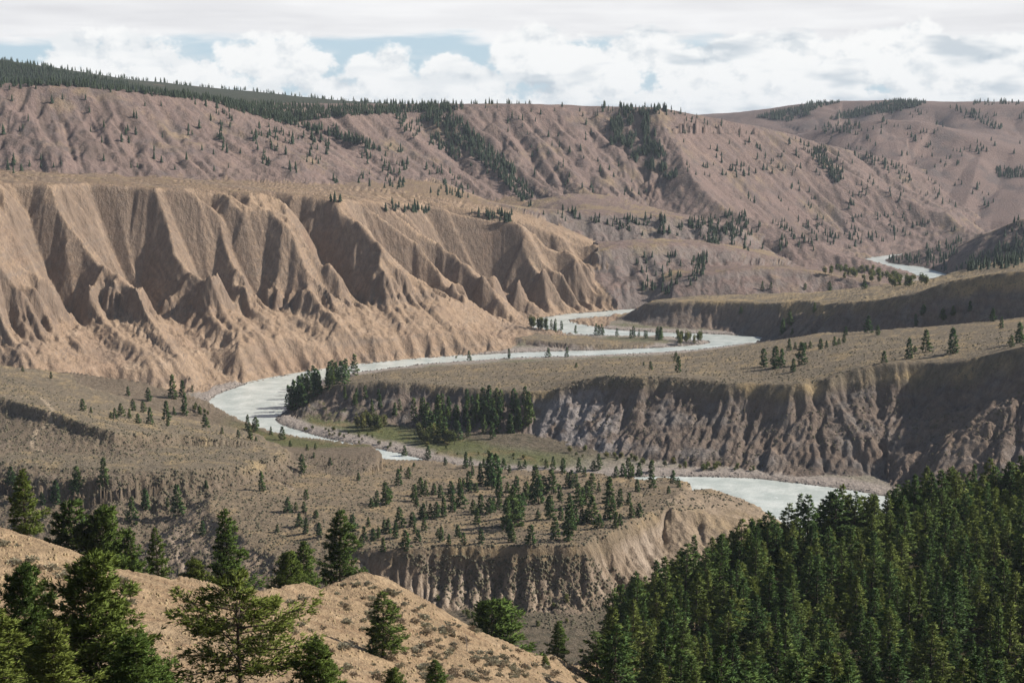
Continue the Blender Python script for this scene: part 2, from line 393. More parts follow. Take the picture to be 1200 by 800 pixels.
def seg_dist(px, py, pts):
    best = np.full(px.shape, 1e18, np.float32)
    for a, b in zip(pts[:-1], pts[1:]):
        ex, ey = b[0] - a[0], b[1] - a[1]
        t = np.clip(((px - a[0]) * ex + (py - a[1]) * ey) / (ex * ex + ey * ey), 0, 1)
        best = np.minimum(best, (px - a[0] - t * ex) ** 2 + (py - a[1] - t * ey) ** 2)
    return np.sqrt(best)


def base_height(px, py, full=False):
    shp = px.shape
    px = px.ravel().astype(np.float32); py = py.ravel().astype(np.float32)
    # river distance
    rd = np.full(px.shape, 900.0, np.float32); rdf = rd.copy()
    for P_ in (RIVER_P, RIVER_FAR_P):
        m = (px > P_[:, 0].min() - 400) & (px < P_[:, 0].max() + 400) & (py > P_[:, 1].min() - 400) & (py < P_[:, 1].max() + 400)
        if m.any():
            d, _, _, _ = poly_query(px[m], py[m], P_)
            d = d + 3.2 * fbm(px[m] / 26, py[m] / 26, 4, .6)
            rd[m] = np.minimum(rd[m], d)
            if P_ is RIVER_FAR_P: rdf[m] = d
    z = 1.6 + 0.028 * np.clip(rd, 0, 420) + 1.2 * fbm(px / 60, py / 60, 3)
    fid = np.full(px.shape, -1, np.int16)
    sdm = np.zeros(px.shape, np.float32)                      # signed distance of the winning feature, scaled by its reach
    ssm = np.zeros(px.shape, np.float32)
    for k, f in enumerate(FEATS):
        reach = f['L'] * 1.6 + 60
        b = f['bb']
        m = (px > b[0] - reach) & (px < b[1] + reach) & (py > b[2] - reach) & (py < b[3] + reach)
        if not m.any(): continue
        idx = np.nonzero(m)[0]
        x, y = px[idx], py[idx]
        sd, s, qx, qy = poly_query(x, y, f['poly'])
        keep = sd < reach
        idx, x, y, sd, s, qx, qy = (a[keep] for a in (idx, x, y, sd, s, qx, qy))
        if len(idx) == 0: continue
        a_, l_ = f['rimn']
        if a_:
            sd = sd + a_ * fbm(x / l_ + 3.1 * k, y / l_, 4, .55)
        ins = sd < 0
        qx = np.where(ins, x, qx); qy = np.where(ins, y, qy)
        zt = rbf(qx, qy, f['fit'])
        Hh = np.maximum(zt - f['zb'], 1.0) if f['hrel'] is None else np.full(zt.shape, f['hrel'], np.float32)
        Le = f['L'] * np.clip(Hh / f['H'], .2, 1.6)
        dd = sd
        t0 = np.clip(sd / Le, 0, 2)
        if f['spur']:
            lam, amp, an = f['spur']
            w_ = s / lam + .55 * fbm(s / (lam * 1.6) + 4.0, sd / (lam * 5.0), 3)
            n = 4 * np.abs(w_ - np.floor(w_) - .5) - 1
            n = n * (.75 + .7 * np.clip(perlin(s / (lam * 2.2) + 9, sd * 0 + .3), -.6, .8))
            w2 = s / (lam * .31) + .6 * fbm(s / (lam * .5) + 14.0, sd / (lam * 2.0), 3)
            n2 = 4 * np.abs(w2 - np.floor(w2) - .5) - 1
            e = (.10 + .90 * sstep(t0, 0, .32)) * (1 - .8 * sstep(t0, .68, 1.05)) * np.clip(Hh / f['H'], .3, 1) * sstep(sd, -5, 40)
            dd = sd - e * (amp * n + amp * .24 * n2)
        t = np.clip(dd / Le, 0, 3)
        px_, py_ = zip(*f['prof'])
        if f['name'] == 'eroded_cliff':                       # the steep band wanders up and down the face
            t = np.clip(t + .10 * sstep(t, .1, .3) * (1 - sstep(t, .7, .95)) * fbm(s / 170, t * 0 + 2.2, 3) * 2, 0, 3)
        fr = np.interp(t, px_, py_)
        zf = zt - fr * Hh - np.clip(t - 1, 0, None) * Le * f['tail']
        e0, e1, e2, e3 = f['env']
        env = sstep(t, e0, e1) * (1 - .75 * sstep(t, e2, e3)) * np.clip(Hh / f['H'], .45, 1.2)
        if f['spur']: env = env * (.75 + 1.6 * np.exp(-((t - .44) / .12) ** 2))
        for g in f['gul']:
            lam, amp = g[0], g[1]
            an = g[2] if len(g) > 2 else 3.0
            ws = s + .3 * lam * perlin(s / (lam * 2.5), sd / (lam * an * .6) + 8)
            n = np.abs(perlin(ws / lam + 13.7 * k, sd / (lam * an))) * 2
            zf = zf - env * amp * (1 - np.minimum(n, 1.2)) 
        a_, l_ = f['top']
        zf = zf + a_ * fbm(x / l_ + k, y / l_ - k, 4, .5) * (1 - .6 * sstep(t, 0, .05))
        if f['name'] == 'near_slope':
            ac = y * .93 - x * .35; al = x * .93 + y * .35
            zf = zf - .32 * (1 - np.minimum(np.abs(perlin(ac / 2.3, al / 26)) * 2.4, 1)) - .7 * (1 - np.minimum(np.abs(perlin(ac / 7 + 9, al / 60)) * 2.4, 1))
        w = zf > z[idx]
        wi = idx[w]
        z[wi] = zf[w]; fid[wi] = k; sdm[wi] = (sd / Le)[w]; ssm[wi] = s[w]
    for pts, depth, hw in CARVES:
        xs = [p[0] for p in pts]; ys = [p[1] for p in pts]
        m = (px > min(xs) - 200) & (px < max(xs) + 200) & (py > min(ys) - 200) & (py < max(ys) + 200)
        if m.any():
            d = seg_dist(px[m], py[m], pts) + 12 * fbm(px[m] / 50, py[m] / 50, 3)
            z[m] -= depth * np.exp(-np.abs(d / hw) ** 1.5)
    # open the river bed and its banks
    hm = np.isin(fid, [i for i, f in enumerate(FEATS) if f['name'] in ('hillside', 'hillside_bench')]) & (rdf < 420)
    z[hm] = np.minimum(z[hm], 2 + .26 * rdf[hm] + np.clip(rdf[hm] - 150, 0, None) * .5 + 5 * np.clip(rdf[hm] / 60, 0, 1) * fbm(px[hm] / 45, py[hm] / 45, 3))
    for P_, lim in LOWS:
        m = (px > P_[:, 0].min() - 260) & (px < P_[:, 0].max() + 260) & (py > P_[:, 1].min() - 260) & (py < P_[:, 1].max() + 260)
        if m.any():
            d, _, _, _ = poly_query(px[m], py[m], P_)
            z[m] = np.minimum(z[m], lim + np.clip(d, 0, None) * .6 + np.clip(d - 40, 0, None) * .5 + .8 * fbm(px[m] / 20, py[m] / 20, 3))
    wob = 2.0 * fbm(px / 14, py / 14, 3)
    rdw = rd * (1 + .15 * np.clip(fbm(px / 26, py / 26, 4, .6) * 2, -.8, .8))
    bank = np.where(rd > 0, .35 + np.clip(rdw + wob * np.clip(rd / 6, 0, 1), 0, None) * (.12 + 1.1 * sstep(rd, 3, 14)), -.35 + np.clip(rd, -12, 0) * .22)
    z = np.minimum(z, bank + np.clip(rdw - 60, 0, None) * .6)
    if full:
        return z.reshape(shp), fid.reshape(shp), sdm.reshape(shp), ssm.reshape(shp), rd.reshape(shp)
    return z.reshape(shp)


# --- rain-wash on the big slopes: water cuts branching gullies into the base form
PATCHES = []


def base_top(x, y):
    """height of the plateau edge above a point of the big cliff"""
    f = [f for f in FEATS if f['name'] == 'eroded_cliff'][0]
    sd, s, qx, qy = poly_query(x.ravel().astype(np.float32), y.ravel().astype(np.float32), f['poly'])
    return rbf(qx, qy, f['fit']).reshape(x.shape)



def wash(x0, x1, y0, y1, dx, it, K, m, smax, rough, names, seed, band=None):
    """stream-power erosion on a grid patch; keeps the change of height it makes"""
    rs = np.random.RandomState(seed)
    nx, ny = int((x1 - x0) / dx), int((y1 - y0) / dx)
    gx, gy = np.meshgrid(x0 + dx * np.arange(nx), y0 + dx * np.arange(ny), indexing='ij')
    z, fid, sdm, _, rd = base_height(gx, gy, True)
    z = z.astype(np.float64); z0 = z.copy()
    ok = np.isin(fid, [i for i, f in enumerate(FEATS) if f['name'] in names]) & (rd > 1)
    ok[0] = ok[-1] = False; ok[:, 0] = ok[:, -1] = False
    z = z + rough * rs.normal(size=z.shape) * ok * sstep(sdm, -.06, .08)
    n = nx * ny
    ids = np.arange(n).reshape(nx, ny)
    offs = [(a, b) for a in (-1, 0, 1) for b in (-1, 0, 1) if a or b]
    okf = ok.ravel()
    soft = np.clip(.25 + 1.3 * (.5 + fbm(gx / (dx * 30) + seed, gy / (dx * 30), 3).ravel()), .1, 1.8); steep = np.full(n, smax)
    if 'river_terrace' in names:                              # one smooth scree chute
        soft = soft * (1 - .9 * (sstep(gx, 8, 22) * sstep(-gx, -92, -74)).ravel())
    if band:                                                  # a harder bed that stands up as a fluted wall
        lo = band[0] + band[2] * fbm(gx / 110, gy / 110, 3).ravel() * 2
        ftop = np.clip(base_top(gx, gy), 20, 260).ravel() / 180.0
        hb = np.exp(-(((z0.ravel() - lo * ftop) / (band[1] * ftop)) ** 4))
        hb = hb * sstep(fbm(gx / 75 + 8, gy / 75, 3).ravel(), -.22, .05)
        soft = soft * (1 - .4 * hb); steep = smax + 1.3 * hb
    for k in range(it):
        best = np.zeros((nx, ny)); rec = ids.copy(); dist = np.full((nx, ny), dx)
        for a, b in offs:
            d = dx * math.hypot(a, b)
            zn = np.roll(np.roll(z, -a, 0), -b, 1)
            sl = (z - zn) / d * (1 + .12 * rs.rand(nx, ny))
            m_ = (sl > best) & ok
            best[m_] = sl[m_]
            rec[m_] = np.roll(np.roll(ids, -a, 0), -b, 1)[m_]; dist[m_] = d
        zl = z.ravel().tolist(); r = rec.ravel().tolist()
        order = np.argsort(z.ravel())
        order = order[okf[order]].tolist()
        A = [dx * dx] * n
        for i in reversed(order):
            if r[i] != i: A[r[i]] += A[i]
        c = (K * soft * np.array(A) ** m / dist.ravel()).tolist()
        lim = (steep * dist.ravel()).tolist()
        for i in order:
            j = r[i]
            if j == i: continue
            zr = zl[j]
            v = (zl[i] + c[i] * zr) / (1 + c[i])
            t = zr + lim[i]
            if v > t: v = v + (t - v) * .6
            zl[i] = v
        z = np.array(zl).reshape(nx, ny)
    dz = z - z0
    fade = np.minimum.reduce([sstep(gx, x0, x0 + 60), sstep(-gx, -x1, -x1 + 60), sstep(gy, y0, y0 + 40), sstep(-gy, -y1, -y1 + 40)])
    PATCHES.append((x0, y0, dx, (dz * fade).astype(np.float32)))
    return gx, gy, z


def height(px, py, full=False):
    r = base_height(px, py, full)
    z = r[0] if full else r
    for x0, y0, dx, dz in PATCHES:
        u = (px - x0) / dx; v = (py - y0) / dx
        m = (u > 0) & (v > 0) & (u < dz.shape[0] - 1.01) & (v < dz.shape[1] - 1.01)
        if not m.any(): continue
        u, v = u[m], v[m]
        i = u.astype(int); j = v.astype(int); f = u - i; g = v - j
        z[m] += (dz[i, j] * (1 - f) + dz[i + 1, j] * f) * (1 - g) + (dz[i, j + 1] * (1 - f) + dz[i + 1, j + 1] * f) * g
    return r


WASHES = [dict(x0=-760, x1=330, y0=1080, y1=2230, dx=2.7, it=34, K=.017, m=.55, smax=1.1, rough=1.5, names=('eroded_cliff',), seed=1, band=(88, 24, 16)),
          dict(x0=-1250, x1=1250, y0=1850, y1=3500, dx=7.0, it=20, K=.0075, m=.5, smax=.9, rough=2.2, names=('hillside', 'hillside_bench'), seed=2),
          dict(x0=-260, x1=560, y0=850, y1=1330, dx=2.5, it=20, K=.0055, m=.5, smax=1.3, rough=.9, names=('river_terrace',), seed=3),
          dict(x0=-420, x1=200, y0=640, y1=1000, dx=2.0, it=20, K=.012, m=.5, smax=1.9, rough=.5, names=('wooded_bench', 'sagebrush_terrace', 'bluff'), seed=4),
          dict(x0=60, x1=760, y0=1340, y1=1960, dx=3.4, it=20, K=.010, m=.5, smax=1.5, rough=.6, names=('grass_terrace',), seed=5)]
for w_ in WASHES:
    wash(**w_)
    print('wash', w_['seed'], round(time.time() - T0, 1))


def zat(xs, ys):
    return height(np.atleast_1d(np.asarray(xs, np.float32)), np.atleast_1d(np.asarray(ys, np.float32)))


# --- profile table: where rows of the ground mesh go, and where a line of sight meets the land
NT_C, NT_R = 330, 1500
tabT = np.linspace(-.46, .46, NT_C)
tabY = np.geomspace(14, 7200, NT_R)
TX = (tabT[:, None] * tabY[None, :])
TY = np.broadcast_to(tabY[None, :], TX.shape)
TZ = height(TX, TY)
TE = (TZ - CAM_H) / TY
print('table', round(time.time() - T0, 1))


def sight(u, v):
    """first meeting of the line of sight through pixel (u, v) with the land -> depth (or None)"""
    dy = FPX * _cp + (CV - v) * _sp
    dz = -FPX * _sp + (CV - v) * _cp
    t = (u - CU) / dy
    c = (t - tabT[0]) / (tabT[1] - tabT[0])
    if c < 0 or c > NT_C - 1: return None
    c0 = int(min(c, NT_C - 2)); f = c - c0
    e = TE[c0] * (1 - f) + TE[c0 + 1] * f
    hit = np.nonzero(e >= dz / dy)[0]
    if len(hit) == 0: return None
    i = hit[0]
    if i == 0: return tabY[0]
    a, b = e[i - 1], e[i]
    w = (dz / dy - a) / (b - a + 1e-12)
    return tabY[i - 1] + w * (tabY[i] - tabY[i - 1])


def build_land():
    NR = 830
    run = np.maximum.accumulate(TE, axis=1)
    vis = TE >= run - 0.004
    de = np.abs(np.diff(TE, axis=1))
    wgt = de * np.where(vis[:, 1:], 1.0, .12) + 0.00012
    ker = np.ones(7) / 7
    for _ in range(2):
        wgt = np.apply_along_axis(lambda a: np.convolve(np.pad(a, 3, 'edge'), ker, 'valid'), 0, wgt)
        wgt = np.apply_along_axis(lambda a: np.convolve(np.pad(a, 3, 'edge'), ker, 'valid'), 1, wgt)
    cum = np.concatenate([np.zeros((NT_C, 1)), np.cumsum(wgt, 1)], 1)
    cum /= cum[:, -1:]
    q = np.linspace(0, 1, NR)
    rowY = np.stack([np.interp(q, cum[i], tabY) for i in range(NT_C)])
    tc = np.concatenate([np.linspace(-.95, -.405, 46)[:-1], np.linspace(-.405, .405, 930), np.linspace(.405, .95, 46)[1:]])
    NCc = len(tc)
    tcl = np.clip(tc, tabT[0], tabT[-1])
    Yg = np.stack([np.interp(tcl, tabT, rowY[:, j]) for j in range(NR)], 1)
    Xg = tc[:, None] * Yg
    Z, fid, sdm, ssm, rd = height(Xg, Yg, True)
    print('grid', round(time.time() - T0, 1), Z.shape)
    # slope from the mesh itself
    P = np.stack([Xg, Yg, Z], -1).astype(np.float32)
    du = np.gradient(P, axis=0); dv = np.gradient(P, axis=1)
    N = np.cross(du, dv)
    N /= np.linalg.norm(N, axis=-1, keepdims=True) + 1e-9
    N *= np.sign(N[..., 2:3] + 1e-9)
    col = land_colour(Xg, Yg, Z, fid, sdm, ssm, rd, N)
    names = [f['name'] for f in FEATS]
    order = sorted(set(names), key=names.index)
    obj_of = np.array([order.index(n) for n in names] + [len(order)])
    oid = obj_of[fid]                                         # fid -1 -> valley floor
    info = {
        'forest_ridge': 'distant ridge dark with forest behind the brown hillside',
        'far_hills': 'far rounded hills with dark forest bands under the clouds',
        'hillside': 'long brown gullied hillside above the canyon plateau',
        'hillside_bench': 'brown benches stepping down from the hillside to the upstream river',
        'low_terrace': 'low brown mound beside the cottonwoods of the upstream river',
        'rounded_hill': 'smooth tan hill above dark trees by the upstream bend',
        'eroded_cliff': 'tall tan cliff carved into spurs and gullies above the river',
        'grass_terrace': 'golden grass terrace with dark cut bank beyond the second river loop',
        'river_bar': 'low flat brown bar between two loops of the river',
        'river_terrace': 'flat dry terrace inside the river loop with long dark grey cliff',
        'sagebrush_terrace': 'stepped sagebrush terrace with dirt track below the tan cliff',
        'wooded_bench': 'hummocky bench dotted with young firs above a short cliff',
        'bluff': 'small tan bluff beside the river below the wooded bench',
        'near_slope': 'bare tan dirt spur and wooded slope running down to the canyon',
    }
    order2 = order + ['valley_floor']
    info['valley_floor'] = 'gravel bars and grassy banks along the river'
    fo = oid[:-1, :-1]
    ii, jj = np.meshgrid(np.arange(NCc - 1), np.arange(NR - 1), indexing='ij')
    base = ii * NR + jj
    quads = np.stack([base, base + NR, base + NR + 1, base + 1], -1)
    V = P.reshape(-1, 3); COL = col.reshape(-1, 3)
    for r, nm in enumerate(order2):
        qd = quads[fo == r]
        if len(qd) == 0: continue
        used, inv = np.unique(qd.ravel(), return_inverse=True)
        o = mesh_np(nm, V[used], inv.reshape(-1, 4), MAT['land'], col=COL[used], smooth=True)
        o['kind'] = 'structure'; o['label'] = info[nm]; o['category'] = 'ground' if nm == 'valley_floor' else 'landform'
    return


def mixc(a, b, t):
    t = t[..., None]
    return a * (1 - t) + b * t


def land_colour(X, Y, Z, fid, sd, s, rd, N):
    c3 = lambda *a: np.array(a, np.float32)
    shp = X.shape
    slope = 1 - N[..., 2]
    n1 = fbm(X / 90, Y / 90, 5, .6)
    n2 = fbm(X / 22 + 40, Y / 22, 5, .6)
    n3 = fbm(X / 6 + 9, Y / 6, 4, .6)
    tan = c3(.46, .325, .215); pale = c3(.56, .42, .30); sage = c3(.205, .165, .115); gold = c3(.45, .33, .175)
    hill = c3(.262, .185, .155); hill2 = c3(.165, .130, .118); dark = c3(.215, .165, .13); grey = c3(.25, .225, .205); olive = c3(.17, .15, .07)
    green = c3(.11, .13, .035); gravel = c3(.40, .34, .29); rust = c3(.28, .19, .10)
    col = np.broadcast_to(gravel, shp + (3,)).copy()
    col = mixc(col, mixc(np.broadcast_to(olive, shp + (3,)), green, sstep(n2, -.2, .3)), sstep(rd + 9 * n2, 15, 26) * (.25 + .5 * sstep(n1, -.2, .3)))
    col = mixc(col, mixc(np.broadcast_to(sage * .9, shp + (3,)), c3(.10, .09, .06), sstep(n3 + n2 * .5, -.1, .4) * .8), sstep(rd + 20 * n2, 40, 70))
    names = [f['name'] for f in FEATS]
    fn = lambda *nm: np.isin(fid, [i for i, n in enumerate(names) if n in nm])
    topm = sstep(sd, .06, -.02)
    flat = 1 - sstep(slope, .03, .12)
    def put(m, c):
        col[m] = c[m]
    # hills
    h = mixc(np.broadcast_to(hill, shp + (3,)), hill2, sstep(n2 * .7 + n1 * .6, -.15, .5))
    h = mixc(h, gold * .85, sstep(n1 - n2 * .5, .12, .6) * .5)
    east = sstep(-(N[..., 0] * .9 + N[..., 1] * .2), .02, .22)      # darker brown on the slopes that face left
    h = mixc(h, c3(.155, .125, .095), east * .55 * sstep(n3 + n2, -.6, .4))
    hs = fbm(s / 14.0, sd * 5.0, 4, .6)
    h = mixc(h, c3(.135, .10, .08), sstep(hs, .0, .40) * .7)
    h = mixc(h, c3(.34, .24, .17), sstep(-hs, .1, .5) * .4)
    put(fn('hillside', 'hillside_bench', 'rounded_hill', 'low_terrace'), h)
    hb = mixc(h, gold * .9, topm * sstep(n2 + n1, -.1, .5) * .7)
    hb = mixc(hb, grey * .95, sstep(slope, .10, .25) * .5)
    put(fn('hillside_bench', 'low_terrace'), hb)
    put(fn('rounded_hill'), mixc(h, gold * .9, topm * .6))
    fh = mixc(np.broadcast_to(hill * .92, shp + (3,)), hill2, sstep(n1 + n2 * .4, -.1, .5))
    put(fn('far_hills'), fh)
    put(fn('forest_ridge'), mixc(np.broadcast_to(c3(.065, .07, .045), shp + (3,)), hill * .9, sstep(n1, .25, .5) * .5))
    # big cliff
    streak = fbm(s / 7.0, sd * 3.0, 4, .6)
    strata = fbm(Z / 5.5, s / 900, 3, .6)
    ec = mixc(np.broadcast_to(tan, shp + (3,)), pale, sstep(n2 * .6 + n3 * .3 + strata * .25, -.05, .5) * .7)
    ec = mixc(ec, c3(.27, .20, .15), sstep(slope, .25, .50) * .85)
    ec = mixc(ec, c3(.37, .24, .165), sstep(n1, 0, .5) * .4)
    ec = mixc(ec, c3(.25, .175, .125), sstep(streak, .05, .5) * .55 * (1 - .6 * sstep(sd, .6, .9)))
    ec = mixc(ec, pale, sstep(-streak, .1, .5) * .45)
    ec = mixc(ec, c3(.15, .13, .085), sstep(n1 * .7 + n2 * .5, .30, .62) * sstep(sd, .95, .5) * .6)
    ec = mixc(ec, c3(.28, .22, .17), sstep(strata + n3 * .3, .25, .6) * sstep(slope, .2, .4) * .6)
    ptop = mixc(np.broadcast_to(c3(.30, .21, .14), shp + (3,)), gold * .85, sstep(n2 + n1 * .6, -.1, .4) * .6)
    ec = mixc(ec, ptop, topm * flat)
    lay = fbm(Z / 2.6 + .8 * n2, s / 500, 3, .6)
    ec = mixc(ec, c3(.25, .20, .165), sstep(lay, .12, .4) * sstep(slope, .12, .3) * .5)
    ec = mixc(ec, c3(.30, .225, .17), sstep(fbm(s / 60, Z / 14, 4, .6), .05, .4) * .5)
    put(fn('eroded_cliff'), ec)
    # terraces: sagebrush and dry grass on top, cut banks at the edge
    tt = mixc(np.broadcast_to(sage * 1.12, shp + (3,)), gold * .92, sstep(n2 * .9 + n1 * .6, .02, .4) * .8)
    tt = mixc(tt, gold * 1.1, sstep(fbm(X / 45 + 3, Y / 16, 4, .6), .12, .42) * .6)
    tt = mixc(tt, c3(.30, .22, .14), sstep(n3, -.1, .5) * .35)
    tt = mixc(tt, c3(.13, .115, .08), sstep(fbm(X / 2.6, Y / 2.6, 3), .05, .45) * .5)
    rc = mixc(np.broadcast_to(dark, shp + (3,)), grey, sstep(n2 + strata * .5, -.1, .5) * .75)
    rc = mixc(rc, c3(.30, .22, .16), sstep(n1 + n3 * .3, -.1, .4) * .7)
    rc = mixc(rc, c3(.12, .105, .09), sstep(fbm(Z / 2.2 + .9 * n2, s / 300, 3, .6), .1, .4) * .45)
    rc = mixc(rc, c3(.15, .125, .105), sstep(strata, .1, .5) * sstep(slope, .15, .35) * .55)
    rt = mixc(rc, tt, topm)
    put(fn('river_terrace', 'grass_terrace', 'river_bar'), rt)
    scree = sstep(X, 6, 24) * sstep(-X, -95, -72) * (1 - topm) * sstep(n2 + n3 * .5, -.35, .1)
    rt = mixc(rt, c3(.34, .305, .285), scree * .8 * fn('river_terrace'))
    put(fn('river_terrace'), rt)
    gt = mixc(rc, mixc(tt, gold * 1.05, np.full(shp, .45) * sstep(n2 + n1, -.3, .3)), topm)
    put(fn('grass_terrace'), gt)
    st = mixc(np.broadcast_to(c3(.215, .165, .115), shp + (3,)), c3(.30, .23, .17), sstep(n2 + n3 * .4, .0, .5) * .7)
    st = mixc(st, c3(.13, .115, .08), sstep(n3 + n2 * .3, .0, .5) * .5)
    st = mixc(st, rust, sstep(n1, .2, .55) * sstep(sd, .6, .9) * .5)
    put(fn('sagebrush_terrace'), mixc(st, tt, topm))
    wb = mixc(np.broadcast_to(c3(.33, .25, .175), shp + (3,)), c3(.24, .185, .135), sstep(n2 + strata * .4, -.2, .3))
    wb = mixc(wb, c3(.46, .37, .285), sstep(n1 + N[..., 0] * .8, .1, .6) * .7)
    put(fn('wooded_bench', 'bluff'), mixc(wb, mixc(tt, c3(.30, .215, .135), np.full(shp, .35)), topm))
    bl = mixc(np.broadcast_to(c3(.36, .275, .19), shp + (3,)), gold * .8, sstep(n2, -.1, .4) * .5)
    put(fn('bluff'), mixc(bl, c3(.22, .17, .12), sstep(n3 + n2 * .5, .05, .5) * .7))
    # near slope
    u = X / np.maximum(Y, 1)
    ns = mixc(np.broadcast_to(c3(.42, .300, .182), shp + (3,)), c3(.52, .39, .25), sstep(n2 * .5 + n3 * .6, -.1, .5) * .7)
    ns = mixc(ns, c3(.27, .17, .10), sstep(fbm((Y * .93 - X * .35) / 1.6, (X * .93 + Y * .35) / 16, 4, .6), .0, .45) * .7)
    wood = sstep(X - .10 * Y, 4, 26)
    ns = mixc(ns, c3(.10, .085, .045), wood)
    put(fn('near_slope'), ns)
    # dirt track on the sagebrush terrace
    for pts, wd in TRACKS:
        m = (np.abs(X - pts[0][0]) < 260) & (np.abs(Y - pts[0][1]) < 260)
        d = seg_dist(X[m].astype(np.float32), Y[m].astype(np.float32), pts)
        col[m] = mixc(col[m], c3(.50, .39, .27), (1 - sstep(d + .6 * n3[m], wd * .5, wd * 1.2)) * .85)
    # lush strip on the inner bank of the bend
    g = sstep(rd + 8 * n2, 14, 24) * sstep(-rd - 10 * n2, -75, -50) * sstep(X, -245, -200) * sstep(-X, -70, -20) * sstep(Y, 1020, 1040) * sstep(-Y, -1260, -1220)
    col[:] = mixc(col, mixc(np.broadcast_to(green, shp + (3,)), c3(.24, .17, .06), sstep(n2, .05, .4)), g * .7 * (1 - sstep(slope, .04, .12)))
    # wet margin
    col[:] = mixc(col, c3(.16, .135, .11), sstep(rd, 3.0, .5) * .7)
    lum = col.mean(-1, keepdims=True)
    sat = np.where(fn('eroded_cliff'), .98, np.where(fn('near_slope'), 1.0, np.where(fn('hillside', 'hillside_bench', 'far_hills', 'rounded_hill'), .95, .98)))[..., None]
    col = lum + (col - lum) * sat
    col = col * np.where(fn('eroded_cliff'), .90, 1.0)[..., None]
    return np.clip(col * .74, 0.01, .9)


TRACKS = []
for px_pts, wd in (([(49, 528), (37, 522), (42, 505), (58, 495), (62, 480), (50, 467), (0, 463)], 1.6),):
    TRACKS.append(([W(u, v, sight(u, v)) for u, v in px_pts], wd))

MAT = {}


def mesh_np(name, verts, faces, mat, col=None, smooth=False, link=True):
    me = bpy.data.meshes.new(name)
    verts = np.ascontiguousarray(verts, np.float32); faces = np.ascontiguousarray(faces, np.int32)
    nf, k = faces.shape
    me.vertices.add(len(verts)); me.vertices.foreach_set('co', verts.ravel())
    me.loops.add(nf * k); me.loops.foreach_set('vertex_index', faces.ravel())
    me.polygons.add(nf)
    me.polygons.foreach_set('loop_start', np.arange(0, nf * k, k, dtype=np.int32))
    if smooth:
        me.polygons.foreach_set('use_smooth', np.ones(nf, bool))
    if col is not None:
        at = me.attributes.new('col', 'FLOAT_COLOR', 'POINT')
        c4 = np.ones((len(verts), 4), np.float32); c4[:, :3] = col
        at.data.foreach_set('color', c4.ravel())
    me.update(calc_edges=True)
    for m in (mat if isinstance(mat, (list, tuple)) else [mat]):
        me.materials.append(m)
    if not link:
        return me
    o = bpy.data.objects.new(name, me)
    C.objects.link(o)
    return o


def new_mat(name):
    m = bpy.data.materials.new(name)
    m.use_nodes = True
    t = m.node_tree
    t.nodes.clear()
    k = NT(t)
    out = k.n('ShaderNodeOutputMaterial')
    bs = k.n('ShaderNodeBsdfPrincipled')
    k.link(bs.outputs[0], out.inputs[0])
    return m, k, bs


